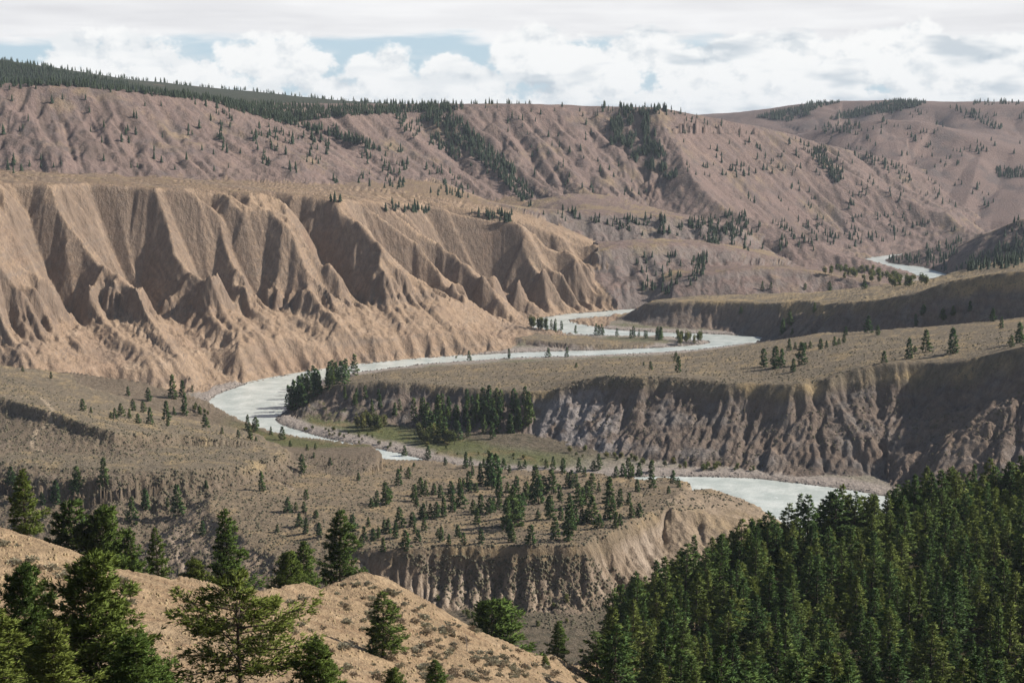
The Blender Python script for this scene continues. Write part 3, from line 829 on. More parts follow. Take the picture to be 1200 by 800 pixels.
def make_materials():
    m, k, bs = new_mat('land')
    at = k.n('ShaderNodeAttribute', attribute_name='col')
    geo = k.n('ShaderNodeNewGeometry')
    pos = geo.outputs['Position']
    f1 = k.noise(pos, .9, 6, .65)
    mp = k.n('ShaderNodeMapping'); mp.inputs['Scale'].default_value = (1, 1, .22)     # rain runs down steep faces
    k.link(pos, mp.inputs[0])
    f2 = k.noise(mp.outputs[0], .20, 7, .66)
    f3 = k.noise(pos, 4.0, 4, .6)
    g = k.m('ADD', k.m('MULTIPLY', k.m('SUBTRACT', f1, .5), 1.1), k.m('MULTIPLY', k.m('SUBTRACT', f2, .5), 1.15))
    g = k.m('ADD', g, k.m('MULTIPLY', k.m('SUBTRACT', f3, .5), .5))
    g = k.m('ADD', 1.0, g)
    c = k.mix(1.0, at.outputs['Color'], k.xyz(g, g, g), 'MULTIPLY')
    k.link(c, bs.inputs['Base Color'])
    bs.inputs['Roughness'].default_value = .95
    bs.inputs['Specular IOR Level'].default_value = .1
    bp = k.n('ShaderNodeBump')
    bp.inputs['Strength'].default_value = .9
    bp.inputs['Distance'].default_value = 1.0
    k.link(k.m('ADD', k.m('MULTIPLY', f2, 3.6), k.m('ADD', k.m('MULTIPLY', f1, .55), k.m('MULTIPLY', f3, .08))), bp.inputs['Height'])
    k.link(bp.outputs[0], bs.inputs['Normal'])
    MAT['land'] = m

    m, k, bs = new_mat('river_water')
    geo = k.n('ShaderNodeNewGeometry')
    pos = geo.outputs['Position']
    f = k.noise(pos, .05, 5, .6)
    c = k.mix(k.ss(f, .35, .7), (.44, .48, .445, 1), (.62, .645, .60, 1))
    rif = k.ss(k.noise(pos, .22, 5, .7, dist=.6), .60, .74)
    c = k.mix(k.m('MULTIPLY', rif, k.ss(k.noise(pos, .012, 2, .5), .45, .6)), c, (.72, .74, .71, 1))
    k.link(c, bs.inputs['Base Color'])
    bs.inputs['Roughness'].default_value = .22
    bs.inputs['IOR'].default_value = 1.33
    bp = k.n('ShaderNodeBump')
    bp.inputs['Strength'].default_value = .6
    bp.inputs['Distance'].default_value = .7
    k.link(k.m('ADD', k.noise(pos, .35, 5, .6), k.m('MULTIPLY', k.noise(pos, .08, 3, .5), 1.5)), bp.inputs['Height'])
    k.link(bp.outputs[0], bs.inputs['Normal'])
    MAT['water'] = m

    def leaf(name, c1, c2, c3, sc=1.2):
        m, k, bs = new_mat(name)
        oi = k.n('ShaderNodeObjectInfo')
        geo = k.n('ShaderNodeNewGeometry')
        f = k.noise(geo.outputs['Position'], sc, 3, .6)
        c = k.mix(k.ss(f, .35, .68), c1, c2)
        c = k.mix(k.m('MULTIPLY', k.ss(oi.outputs['Random'], .3, 1.0), .85), c, c3)
        c = k.mix(k.m('MULTIPLY', k.ss(oi.outputs['Random'], .32, .0), .45), c, (c1[0] * .6, c1[1] * .6, c1[2] * .75, 1))
        k.link(c, bs.inputs['Base Color'])
        bs.inputs['Roughness'].default_value = .75
        bs.inputs['Specular IOR Level'].default_value = .18
        tr = k.n('ShaderNodeBsdfTranslucent')
        k.link(c, tr.inputs[0])
        mx = k.n('ShaderNodeMixShader')
        mx.inputs[0].default_value = .25
        out = [n for n in k.t.nodes if n.type == 'OUTPUT_MATERIAL'][0]
        k.link(bs.outputs[0], mx.inputs[1]); k.link(tr.outputs[0], mx.inputs[2]); k.link(mx.outputs[0], out.inputs[0])
        MAT[name] = m
    leaf('pine_needles', (.070, .118, .024, 1), (.130, .190, .036, 1), (.155, .185, .036, 1))
    leaf('forest_needles', (.048, .096, .026, 1), (.105, .168, .040, 1), (.165, .195, .044, 1), .6)
    leaf('evergreen_needles', (.050, .100, .032, 1), (.095, .160, .044, 1), (.125, .170, .044, 1), .4)
    leaf('fir_needles', (.050, .104, .032, 1), (.088, .152, .042, 1), (.105, .150, .042, 1), .8)
    leaf('far_needles', (.026, .042, .024, 1), (.040, .062, .030, 1), (.045, .060, .028, 1), .1)
    leaf('cottonwood_leaves', (.12, .155, .045, 1), (.18, .21, .065, 1), (.24, .22, .07, 1), .5)
    leaf('sage_leaves', (.28, .255, .17, 1), (.38, .35, .24, 1), (.27, .20, .135, 1), 2.0)
    leaf('dry_grass', (.36, .27, .15, 1), (.46, .36, .22, 1), (.38, .28, .17, 1), 2.0)
    leaf('sage_dark', (.105, .095, .06, 1), (.16, .14, .09, 1), (.14, .12, .08, 1), .3)
    leaf('stone', (.11, .10, .09, 1), (.24, .21, .185, 1), (.2, .18, .15, 1), .25)
    leaf('juniper_leaves', (.05, .085, .060, 1), (.085, .125, .085, 1), (.07, .11, .075, 1), 2.0)

    m, k, bs = new_mat('bark')
    geo = k.n('ShaderNodeNewGeometry')
    f = k.noise(geo.outputs['Position'], 3.0, 4, .6)
    k.link(k.mix(f, (.035, .026, .019, 1), (.095, .066, .045, 1)), bs.inputs['Base Color'])
    bs.inputs['Roughness'].default_value = .9
    MAT['bark'] = m
    m, k, bs = new_mat('dead_wood')
    geo = k.n('ShaderNodeNewGeometry')
    f = k.noise(geo.outputs['Position'], 4.0, 4, .6)
    k.link(k.mix(f, (.12, .10, .085, 1), (.30, .27, .24, 1)), bs.inputs['Base Color'])
    bs.inputs['Roughness'].default_value = .9
    MAT['dead'] = m


make_materials()
build_land()
print('land', round(time.time() - T0, 1))


# ------------------------------------------------------------------ river and the ground beyond
def flat_poly(name, poly, z, mat):
    import bmesh
    bm = bmesh.new()
    vs = [bm.verts.new((p[0], p[1], z)) for p in poly]
    es = [bm.edges.new((vs[i], vs[(i + 1) % len(vs)])) for i in range(len(vs))]
    bmesh.ops.triangle_fill(bm, use_beauty=True, use_dissolve=False, edges=es)
    for f in bm.faces:
        if f.normal.z < 0: f.normal_flip()
    me = bpy.data.meshes.new(name); bm.to_mesh(me); bm.free()
    me.materials.append(mat)
    o = bpy.data.objects.new(name, me); C.objects.link(o)
    return o


def widen(poly, d):
    p = np.asarray(poly)[:, :2]
    a = np.roll(p, 1, 0); b = np.roll(p, -1, 0)
    t = b - a
    n = np.stack([t[:, 1], -t[:, 0]], 1)
    n /= np.linalg.norm(n, axis=1, keepdims=True) + 1e-9
    area = np.sum(p[:, 0] * b[:, 1] - b[:, 0] * p[:, 1])
    return p + n * d * (1 if area > 0 else -1)


for poly, lab in ((RIVER_P, 'pale milky river looping round the terraces'), (RIVER_FAR_P, 'pale upstream reach of the river among cottonwoods')):
    o = flat_poly('river', widen(poly, 6.0), 0.0, MAT['water'])
    o['kind'] = 'structure'; o['label'] = lab; o['category'] = 'river'
g = mesh_np('ground', np.array([(-9000, -3000, -9), (9000, -3000, -9), (9000, 11000, -9), (-9000, 11000, -9)], np.float32), np.array([[0, 1, 2, 3]]), MAT['land'],
            col=np.tile(np.array([.25, .19, .14], np.float32), (4, 1)))
g['kind'] = 'structure'; g['label'] = 'dry brown ground reaching to the horizon'; g['category'] = 'ground'
#OBJECTS
# ------------------------------------------------------------------ plants
def tube(path, radii, sides):
    """tapered tube along a path -> verts, quads"""
    path = np.asarray(path, float); n = len(path)
    V = []; F = []
    for i in range(n):
        d = path[min(i + 1, n - 1)] - path[max(i - 1, 0)]
        d /= np.linalg.norm(d) + 1e-9
        a = np.cross(d, (0.31, 0.17, 1.0) if abs(d[2]) < .9 else (1.0, 0.2, 0))
        a /= np.linalg.norm(a) + 1e-9
        b = np.cross(d, a)
        for j in range(sides):
            t = 6.28318 * j / sides
            V.append(path[i] + radii[i] * (a * math.cos(t) + b * math.sin(t)))
    for i in range(n - 1):
        for j in range(sides):
            k = (j + 1) % sides
            F.append((i * sides + j, i * sides + k, (i + 1) * sides + k, (i + 1) * sides + j))
    return np.array(V), np.array(F)


def join(parts):
    V = []; F = []; o = 0
    for v, f in parts:
        V.append(v); F.append(f + o); o += len(v)
    return np.concatenate(V), np.concatenate(F)


def sprays(pos, dirs, rs, blades, length, width, spread, flat=.6):
    """needle sprays: each position gets several narrow kinked blades around its direction"""
    n = len(pos)
    P = np.repeat(pos, blades, 0); D = np.repeat(dirs, blades, 0)
    r = rs.normal(size=P.shape); r[:, 2] *= flat
    d = D + spread * r
    d /= np.linalg.norm(d, axis=1, keepdims=True) + 1e-9
    L = length * (.55 + .9 * rs.rand(len(P), 1))
    sd = np.cross(d, rs.normal(size=P.shape)); sd /= np.linalg.norm(sd, axis=1, keepdims=True) + 1e-9
    Wd = width * (.6 + .8 * rs.rand(len(P), 1))
    a = P; b = P + d * L * .5 + sd * Wd; c = P + d * L; e = P + d * L * .5 - sd * Wd
    V = np.stack([a, b, c, e], 1).reshape(-1, 3)
    F = np.arange(len(V)).reshape(-1, 4)
    return V, F


def conifer(name, seed, h, r, leaf, nb=60, per=14, blades=4, length=.5, width=.12, spread=.5, clear=.12, shape=.85, top=.0, rise=.15, droop=.25,
            sides=6, limbs=True, gap=.0, lean=.02, trunk_r=None):
    """tree prototype: trunk (with limbs) and crown meshes, base at the origin"""
    rs = np.random.RandomState(seed)
    ns = 7
    lean_v = rs.normal(size=2) * lean * h
    f = np.linspace(0, 1, ns)
    path = np.stack([lean_v[0] * f ** 1.6 + .01 * h * np.sin(f * 7 + seed), lean_v[1] * f ** 1.6, f * h], 1)
    path[0, 2] = -.5
    tr = trunk_r or h * .018
    tv = [tube(path, tr * (1 - .93 * f), sides)]
    def axis(t): return np.array([np.interp(t, f, path[:, k]) for k in range(3)])
    pos = []; dirs = []
    az = rs.rand() * 6.28
    sec = 1 + .28 * np.sin(np.arange(8) * 2.4 + rs.rand() * 6) 
    for i in range(nb):
        t = clear + (1 - clear) * ((i + rs.rand()) / nb) ** .92
        if gap and rs.rand() < gap: continue
        q = (1 - t) / (1 - clear)                                   # 1 at the crown's foot, 0 at the tip
        az += 2.4 + rs.normal() * .5
        ln = r * (q ** shape * (1 - top) + top * math.sqrt(max(0, 1 - (1 - q) ** 3)) + .05) * (.62 + .6 * rs.rand()) * sec[int((az % 6.283) / .7854)]
        if q > .85: ln *= .65 + .5 * rs.rand()
        a0 = axis(t)
        up = rise * (1 - q) * 1.6 - droop * q + rs.normal() * .08
        d = np.array([math.cos(az), math.sin(az), up])
        m = 4
        bp = [a0]
        for j in range(1, m):
            s = j / (m - 1)
            bp.append(a0 + d * ln * s + np.array([0, 0, .16 * ln * s * s]) + rs.normal(size=3) * ln * .03)
        bp = np.array(bp)
        if limbs and ln > .6:
            tv.append(tube(bp, tr * .33 * (ln / r) * np.array([1, .7, .45, .15]) + .008, 3))
        npts = max(3, int(per * (ln / r) ** 1.1 + .5))
        s = (.18 + .82 * rs.rand(npts) ** .75)
        c = np.stack([np.interp(s, np.linspace(0, 1, m), bp[:, k]) for k in range(3)], 1)
        side = np.array([-d[1], d[0], 0]); side /= np.linalg.norm(side)
        off = rs.normal(size=(npts, 1)) * .26 * ln * (1.05 - .65 * s[:, None])
        c = c + side * off + np.array([0, 0, 1]) * rs.normal(size=(npts, 1)) * .05 * ln
        dd = d / np.linalg.norm(d) + side * np.sign(off) * .7 + np.array([0, 0, .18])
        pos.append(c); dirs.append(dd)
    tip = axis(1.0)
    pos.append(np.stack([tip - np.array([0, 0, k * h * .012]) for k in range(4)])); dirs.append(np.tile([0, 0, 1.2], (4, 1)))
    pos = np.concatenate(pos); dirs = np.concatenate(dirs)
    cv, cf = sprays(pos, dirs, rs, blades, length, width, spread)
    v, fc = join(tv)
    tm = mesh_np(name + '_trunk', v, fc, MAT['bark'], link=False, smooth=True)
    cm = mesh_np(name + '_crown', cv, cf, leaf, link=False, smooth=True)
    nrm = cv - np.stack([np.interp(cv[:, 2], path[:, 2], path[:, 0]), np.interp(cv[:, 2], path[:, 2], path[:, 1]), cv[:, 2] - .10 * h], 1)
    puff(cm, nrm, rs)
    return tm, cm, h


def puff(me, nrm, rs):
    """normals of the leaf sprays follow the outside of the crown, so it is lit as a body"""
    nrm = nrm / (np.linalg.norm(nrm, axis=1, keepdims=True) + 1e-6)
    nrm = nrm + np.repeat(rs.normal(size=(len(nrm) // 4, 3)), 4, 0) * .38
    nrm /= np.linalg.norm(nrm, axis=1, keepdims=True) + 1e-6
    me.normals_split_custom_set_from_vertices(nrm.tolist())


def broadleaf(name, seed, h, r, leaf, n=420, size=.55):
    rs = np.random.RandomState(seed)
    f = np.linspace(0, 1, 5)
    path = np.stack([.04 * h * np.sin(f * 4), .03 * h * np.sin(f * 3 + 1), f * h * .8], 1); path[0, 2] = -.4
    tv = [tube(path, h * .02 * (1 - .85 * f), 5)]
    lob = []
    for i in range(9):
        a = rs.rand() * 6.28; z = h * (.3 + .62 * rs.rand()); rr = r * .55 * rs.rand() ** .5 * (1.15 - z / h * .55)
        c = np.array([math.cos(a) * rr, math.sin(a) * rr, z]); lob.append((c, r * (.38 + .25 * rs.rand())))
        st = path[1 + i % 3]
        tv.append(tube(np.array([st, (st + c) / 2 + [0, 0, .1], c]), h * .008 * np.array([1, .6, .2]), 3))
    pos = []
    for c, q in lob:
        u = rs.normal(size=(n // 9, 3)); u /= np.linalg.norm(u, axis=1, keepdims=True)
        pos.append(c + u * q * (.55 + .5 * rs.rand(len(u), 1)) * [1, 1, 1.25])
    pos = np.concatenate(pos)
    d = pos - np.array([0, 0, h * .5]); d /= np.linalg.norm(d, axis=1, keepdims=True)
    cv, cf = sprays(pos, d, rs, 3, size, size * .33, 1.2, 1.0)
    v, fc = join(tv)
    cm = mesh_np(name + '_crown', cv, cf, leaf, link=False, smooth=True)
    puff(cm, cv - np.array([0, 0, h * .4]), rs)
    return mesh_np(name + '_trunk', v, fc, MAT['bark'], link=False, smooth=True), cm, h


def shrub_mesh(name, seed, leaf, n=60, h=.8, r=.7):
    """low rounded clump: short woody stems and upright leaf sprays"""
    rs = np.random.RandomState(seed)
    u = rs.normal(size=(n, 3)); u[:, 2] = np.abs(u[:, 2]); u /= np.linalg.norm(u, axis=1, keepdims=True)
    lump = 1 + .3 * np.sin(np.arctan2(u[:, 1], u[:, 0]) * 3 + seed)
    pos = u * [r, r, h * .8] * (.35 + .6 * rs.rand(n, 1)) * lump[:, None] + [0, 0, .05]
    cv, cf = sprays(pos, u + [0, 0, .6], rs, 4, .30, .07, .55, 1)
    sv = []
    for i in range(6):
        a = rs.rand() * 6.28
        sv.append(tube([(0, 0, -.15), (math.cos(a) * r * .3, math.sin(a) * r * .3, h * .3), (math.cos(a) * r * .6, math.sin(a) * r * .6, h * .62)], [.035, .025, .01], 3))
    v, f = join(sv)
    return mesh_np(name + '_stems', v, f, MAT['dead'], link=False), mesh_np(name + '_leaves', cv, cf, leaf, link=False), h


RND = random.Random(21)


def plant(kind, proto, x, y, z, h, label, cat, group=None, sx=1.0, rot=None, parts=('trunk', 'crown')):
    tm, cm, h0 = proto
    e = bpy.data.objects.new(kind, None)
    C.objects.link(e)
    k = h / h0
    e.empty_display_size = .5
    e.location = (x, y, z)
    e.rotation_euler = (RND.uniform(-.03, .03), RND.uniform(-.03, .03), RND.uniform(0, 6.28) if rot is None else rot)
    e.scale = (k * sx, k * sx, k)
    e['label'] = label; e['category'] = cat
    if group: e['group'] = group
    for nm, me in zip(parts, (tm, cm)):
        o = bpy.data.objects.new(nm, me)
        C.objects.link(o)
        o.parent = e
    return e


def top_height(u, vt, x, y, z):
    """height of a tree standing at (x, y, z) whose tip is seen at row vt"""
    dy = FPX * _cp + (CV - vt) * _sp
    dz = -FPX * _sp + (CV - vt) * _cp
    return CAM_H + y * dz / dy - z


def xof(u, v, D):
    return (u - CU) * D / (FPX * _cp + (CV - v) * _sp)


PN, FN, SN = MAT['pine_needles'], MAT['fir_needles'], MAT['far_needles']
# big pines close by
pine_layered = conifer('pine_layered', 5, 14, 5.2, PN, nb=40, per=84, blades=7, length=.50, width=.050, spread=.75, clear=.30, shape=.45, top=.7, rise=.16, droop=.02, gap=.05, lean=.03)
pine_bushy = conifer('pine_bushy', 9, 14, 4.9, PN, nb=96, per=76, blades=7, length=.52, width=.06, spread=.8, clear=.06, shape=.75, top=.25, rise=.35, droop=.0, lean=.05)
pine_full = conifer('pine_full', 14, 13, 3.6, PN, nb=96, per=52, blades=7, length=.46, width=.055, spread=.7, clear=.07, shape=.8, top=.1, rise=.2, droop=.12)
pine_slim = conifer('pine_slim', 17, 12, 2.4, PN, nb=70, per=36, blades=7, length=.42, width=.05, spread=.7, clear=.14, shape=.8, top=.1, rise=.15, droop=.12)
pine_cone = conifer('pine_cone', 23, 13, 3.9, PN, nb=104, per=50, blades=7, length=.46, width=.055, spread=.65, clear=.05, shape=.95, rise=.12, droop=.18)
# forest pines
FOREST = [conifer('forest_pine', 40 + i, 18, [4.6, 4.8, 3.9, 4.9, 4.4, 4.2][i], MAT['forest_needles'], nb=[66, 60, 62, 70, 58, 64][i], per=28, blades=6, length=.75, width=.12, spread=.65,
                  clear=[.14, .2, .1, .08, .08, .26][i], shape=[1.15, 1.0, 1.25, 1.1, .85, 1.15][i], top=[0, .1, 0, 0, .2, .0][i], rise=.2, droop=.15, gap=.1, lean=.02) for i in range(6)]
# middle-distance firs
FIRS = [conifer('fir', 60 + i, 12, [2.5, 3.0, 2.2, 2.8][i], FN, nb=44, per=10, blades=5, length=1.0, width=.26, spread=.6, clear=.05, shape=[.9, .8, 1.0, .75][i], limbs=False, sides=5, droop=.15) for i in range(4)]
EVERGREEN = [conifer('spruce', 70 + i, 14, [2.1, 2.4, 2.7][i], MAT['evergreen_needles'], nb=36, per=8, blades=4, length=1.15, width=.32, spread=.6, clear=.05, shape=.9, limbs=False, sides=4, droop=.15) for i in range(3)]  # coarser prototypes for the firs of the riverside groves
COTTON = [broadleaf('cottonwood', 80 + i, 11, 3.2, MAT['cottonwood_leaves'], n=270, size=.9) for i in range(3)]
SAGE = [shrub_mesh('sagebrush', 90 + i, MAT['sage_leaves'], 70) for i in range(4)]
JUNIPER = shrub_mesh('juniper', 97, MAT['juniper_leaves'], 170, 1.2, 1.0)
print('prototypes', round(time.time() - T0, 1))

# --- foreground trees: (column, row of the tip, depth, prototype, width factor, label)
FORE = [
    (31, 549, 226, pine_slim, 1.25, 'open-crowned pine standing alone at the upper end of the bare tan ridge'),
    (84, 588, 238, pine_full, 1.15, 'bushy pine behind the ridge, first of the pair grown together'),
    (122, 597, 236, pine_bushy, .85, 'rounded bushy pine behind the ridge, grown into its paler neighbour'),
    (155, 618, 236, pine_cone, .85, 'pointed young pine on the ridge beside the slim bare-stemmed pine'),
    (186, 618, 231, pine_slim, .95, 'slim young pine with bare lower stem on the crest of the tan ridge'),
    (266, 597, 254, pine_cone, .95, 'broad pointed pine rising behind the saddle of the tan ridge'),
    (232, 655, 250, pine_bushy, 1.0, 'low bushy pine tucked behind the ridge crest next to the broad pointed pine'),
    (337, 646, 276, pine_bushy, 1.0, 'lower bushy pine behind the ridge knob'),
    (356, 635, 284, pine_full, 1.1, 'leafy pine behind the ridge knob beside a taller dark pine'),
    (398, 599, 300, pine_full, .95, 'tall dark pine behind the highest knob of the tan ridge'),
    (33, 664, 122, pine_bushy, .80, 'big dense pine with dark limbs overhanging the bare slope'),
    (108, 652, 116, pine_bushy, 1.05, 'largest spreading pine with broken grey twigs showing on its crown'),
    (-12, 706, 105, pine_full, 1.2, 'dense pine partly cut by the picture edge beside the big pines'),
    (62, 730, 100, pine_full, 1.2, 'dense dark pine filling the gap below the two big pines'),
    (165, 745, 108, pine_bushy, 1.1, 'low spreading pine whose limb reaches over the bare dirt'),
    (282, 678, 118, pine_layered, 1.15, 'flat-topped pine with separate tiers of layered branches'),
    (372, 752, 112, pine_bushy, .9, 'bright green bushy pine below the layered pine'),
    (449, 692, 232, pine_slim, 1.55, 'lone pine standing on the open tan slope among sagebrush'),
    (512, 772, 190, pine_full, 1.0, 'young bright pine low on the tan slope with a bare snag beside it'),
    (462, 782, 180, pine_bushy, .9, 'low green pine at the foot of the tan slope beside a brighter pine'),
    (653, 727, 312, pine_full, .95, 'small dark pine near the lower end of the tan spur'),
    (639, 766, 290, pine_full, 1.0, 'small bright pine below the end of the tan spur'),
    (574, 705, 330, pine_bushy, 1.2, 'small green pine just behind the tan spur under the short cliff'),
]
for (u, vt, D, pr, w, lab) in FORE:
    x = xof(u, vt + 60, D); z = float(zat(x, D)[0])
    h = top_height(u, vt, x, D, z)
    plant('pine_tree', pr, x, D, z - .2, max(h, 3.0), lab, 'pine tree', 'pines on and around the bare ridge', sx=w * (.98 if D < 150 else .98) * max(1.0, 11.0 / max(h, 6)) ** .5)

# --- forest on the wooded side of the slope
CANOPY_U = [640, 690, 720, 760, 800, 830, 880, 920, 970, 1000, 1040, 1100, 1150, 1200, 1300]
CANOPY_V = [760, 702, 684, 668, 640, 628, 606, 594, 562, 566, 578, 542, 548, 526, 512]
SHAPES = ['pointed', 'broad-crowned', 'narrow spire-shaped', 'full dark', 'round-topped bushy', 'high-crowned bare-stemmed']
fr = np.random.RandomState(8)
cand = []
y = 205.0
while y < 690:
    sp = 8.2 if y > 380 else 9.2
    for ix in range(0, int(340 / sp)):
        cand.append(((ix + .5 + fr.uniform(-.42, .42)) * sp, y + fr.uniform(-.42, .42) * sp))
    y += sp
cand = np.array(cand)
cz = zat(cand[:, 0], cand[:, 1])
pines = []
for (x, y), z in zip(cand, cz):
    left = .074 * y if y > 330 else 16 + (330 - y) * .10
    if x < left + fr.uniform(-3, 6): continue
    dep = y * _cp + (CAM_H - z) * _sp
    u = CU + FPX * x / dep
    vlim = np.interp(u, CANOPY_U, CANOPY_V) + fr.uniform(-8, 16)
    hmax = top_height(0, vlim, x, y, z)
    h = (9.0 + 11.0 * fr.rand() ** 1.5) * (.82 if y < 300 else 1.0)
    if hmax < 6 or u > 1420 or u < 655: continue
    h = min(h, hmax)
    if y > 430 and hmax < 24: h = min(hmax, 23.0) if fr.rand() < .45 else min(hmax, 15.0)   # the edge of the wood reaches up to its outline
    vb = CV + FPX * ((CAM_H - z) * _cp - y * _sp) / dep
    vt = vb - FPX * h / dep
    if vt > 800: continue
    pines.append([h / dep, x, y, z, h, u, vt])
for u in np.arange(868, 1225, 9.0):                            # the last row before the drop stands against river and cliff
    u = u + fr.uniform(-4, 4); D = float(np.interp(u, [860, 960, 1080, 1200, 1230], [470, 515, 545, 575, 580])) + fr.uniform(-16, 6)
    vt = np.interp(u, CANOPY_U, CANOPY_V) + fr.uniform(-4, 26)
    x = xof(u, vt + 50, D); z = float(zat(x, D)[0]); h = top_height(u, vt, x, D, z)
    if h > 6: pines.append([h / D, x, D, z, min(h, 24), u, vt])
# leave out what is wholly hidden behind nearer crowns
pines.sort(key=lambda p: p[2])
seen = []
cover_map = np.zeros((900, 900), bool)
for p in pines:
    ph = p[0] * FPX; u0 = int(max(0, (p[5] - 600 - ph * .17))); u1 = int(min(899, p[5] - 600 + ph * .17)); v0 = int(max(0, p[6])); v1 = int(min(899, p[6] + ph))
    if u1 <= u0 or v1 <= v0: continue
    blk = cover_map[v0:v1, u0:u1]
    if blk.size and blk[:max(3, int(ph * .45))].mean() > .97: continue
    cover_map[int(p[6] + ph * .12):v1, u0 + int(ph * .05):u1 - int(ph * .05)] = True
    seen.append(p)
print('forest pines', len(pines), len(seen))
seen.sort(key=lambda p: -p[0])
OUT = [p for p in seen if p[5] > 1228]                          # the wood goes on past the picture edge
seen = [p for p in seen if p[5] <= 1228]
for i, (_, x, y, z, h, u, vt) in enumerate(seen[:345]):
    k = fr.randint(6)
    edge = np.interp(u, CANOPY_U, CANOPY_V)
    zone = 'on the edge of the wooded slope against the river and bluff' if vt < edge + 26 else ('in the thick of the wooded slope' if y > 330 else ('low on the wooded slope beside the tan spur' if x < 45 else 'low on the wooded slope, deep in the wood'))
    size = 'tall' if h > 15 else ('middling' if h > 11.5 else 'small')
    plant('pine_tree', FOREST[k], x, y, z - .3, h, size + ' ' + SHAPES[k] + ' pine ' + zone, 'pine tree', 'pines of the dense forest on the slope', sx=fr.uniform(.95, 1.35) * (18 / h) ** .4)
REST = seen[345:]

# --- young firs on the bench (column, row of the foot, height in rows; from an enlargement, three to one)
BENCH = [(222, 405, 35), (305, 412, 40), (60, 488, 25), (202, 505, 50), (210, 458, 20), (235, 480, 35), (255, 440, 15), (365, 435, 25), (437, 445, 50), (455, 438, 30), (501, 440, 25), (530, 520, 110), (540, 500, 90), (520, 510, 80), (555, 545, 70), (490, 500, 65), (450, 525, 60), (462, 470, 30), (473, 530, 30), (572, 450, 35), (590, 462, 25), (583, 532, 35), (615, 530, 50), (625, 448, 25), (645, 445, 28), (720, 445, 28), (745, 450, 40), (778, 462, 45), (835, 460, 45), (905, 452, 50), (885, 452, 30), (808, 515, 55), (795, 512, 45), (825, 512, 42), (740, 535, 75), (713, 535, 55), (683, 545, 95), (692, 570, 80), (670, 570, 60), (650, 560, 60), (770, 562, 50), (855, 475, 30), (880, 525, 55), (862, 560, 60), (835, 585, 75), (850, 575, 55), (805, 590, 50), (905, 530, 30), (942, 568, 80), (940, 520, 30), (980, 580, 55), (1010, 575, 40), (1008, 480, 60), (990, 478, 45), (965, 478, 35), (1020, 478, 40), (1047, 472, 40), (1090, 460, 35), (1092, 515, 55), (1040, 530, 40), (1165, 498, 40), (1185, 512, 30), (1150, 535, 25), (155, 575, 70), (165, 570, 50), (125, 580, 50), (105, 585, 30), (275, 545, 60), (255, 565, 55), (265, 580, 30), (295, 545, 50), (325, 537, 35), (350, 550, 40), (385, 560, 60), (390, 600, 45), (415, 530, 45), (418, 585, 60), (430, 515, 30), (360, 615, 60), (335, 620, 50), (312, 620, 45), (290, 625, 50), (280, 620, 35), (205, 655, 65), (190, 690, 50), (165, 675, 45), (150, 670, 40), (250, 650, 45), (258, 675, 30), (290, 665, 40), (465, 608, 45), (478, 640, 50), (490, 600, 55), (520, 605, 50), (535, 600, 45), (555, 588, 50), (600, 650, 120), (580, 665, 100), (620, 640, 90), (610, 625, 80), (635, 600, 60), (600, 705, 60), (590, 690, 60), (733, 625, 75), (728, 605, 50), (772, 628, 45), (800, 700, 110), (808, 670, 70), (795, 640, 40), (825, 650, 55), (845, 640, 45), (878, 640, 85), (860, 635, 40), (935, 625, 65), (955, 620, 55), (908, 655, 45), (965, 655, 50), (980, 645, 35), (1020, 620, 40), (1045, 620, 45), (753, 695, 70), (665, 715, 60), (690, 625, 30), (490, 710, 45), (430, 715, 40), (410, 690, 40), (352, 700, 45), (378, 715, 35), (340, 690, 30), (225, 735, 60), (148, 740, 45), (70, 725, 35), (80, 700, 45), (270, 705, 40), (95, 650, 30), (40, 665, 50), (112, 700, 40), (130, 690, 35)]
LEFT = [(608, 200, 70), (640, 195, 50), (675, 175, 20), (648, 260, 60), (612, 258, 25), (292, 245, 38), (320, 250, 18), (405, 275, 35), (425, 262, 38), (390, 270, 20), (455, 270, 30), (468, 243, 35), (450, 190, 28), (522, 210, 40), (505, 250, 35), (528, 290, 50), (486, 288, 30), (585, 280, 60), (590, 298, 22), (722, 302, 40), (872, 310, 45), (897, 317, 45), (880, 345, 40), (838, 338, 25), (780, 325, 20), (900, 350, 15), (952, 328, 25), (992, 345, 40), (1020, 370, 20), (1080, 382, 20), (1108, 380, 20), (180, 130, 20), (80, 106, 16)]
FACE = [(1062, 460, 55), (1160, 435, 25), (1103, 410, 20), (920, 525, 60), (725, 515, 25), (1010, 600, 45), (1040, 592, 25), (1070, 600, 35), (1075, 555, 30), (975, 670, 25), (1052, 650, 40), (1075, 675, 50), (1122, 685, 40), (1110, 620, 25), (712, 680, 45), (627, 610, 90), (512, 588, 60), (590, 585, 30), (367, 512, 90), (272, 520, 70), (268, 545, 60), (195, 570, 70), (462, 640, 80), (40, 520, 60), (60, 560, 50), (150, 575, 40)]
TONGUE = [(285, 690, 55), (325, 695, 65), (345, 690, 55), (388, 707, 40), (418, 682, 65), (485, 628, 32), (375, 632, 35), (395, 628, 22), (415, 625, 20), (430, 628, 22), (448, 625, 22), (506, 622, 22), (533, 615, 28), (548, 612, 20), (567, 605, 25), (573, 578, 25), (650, 570, 50), (685, 578, 30), (795, 660, 60), (855, 637, 65), (815, 637, 20), (950, 643, 75), (708, 675, 35), (1183, 605, 60), (1155, 620, 35)]
FARBANK = [(463, 500, 30), (845, 505, 30), (915, 525, 35), (950, 510, 30), (1010, 495, 30), (820, 545, 35), (1090, 530, 40), (1120, 555, 35), (280, 418, 25), (310, 415, 20), (430, 418, 20), (516, 422, 28), (640, 417, 30), (205, 500, 22), (375, 540, 40), (350, 575, 50), (385, 578, 20)]
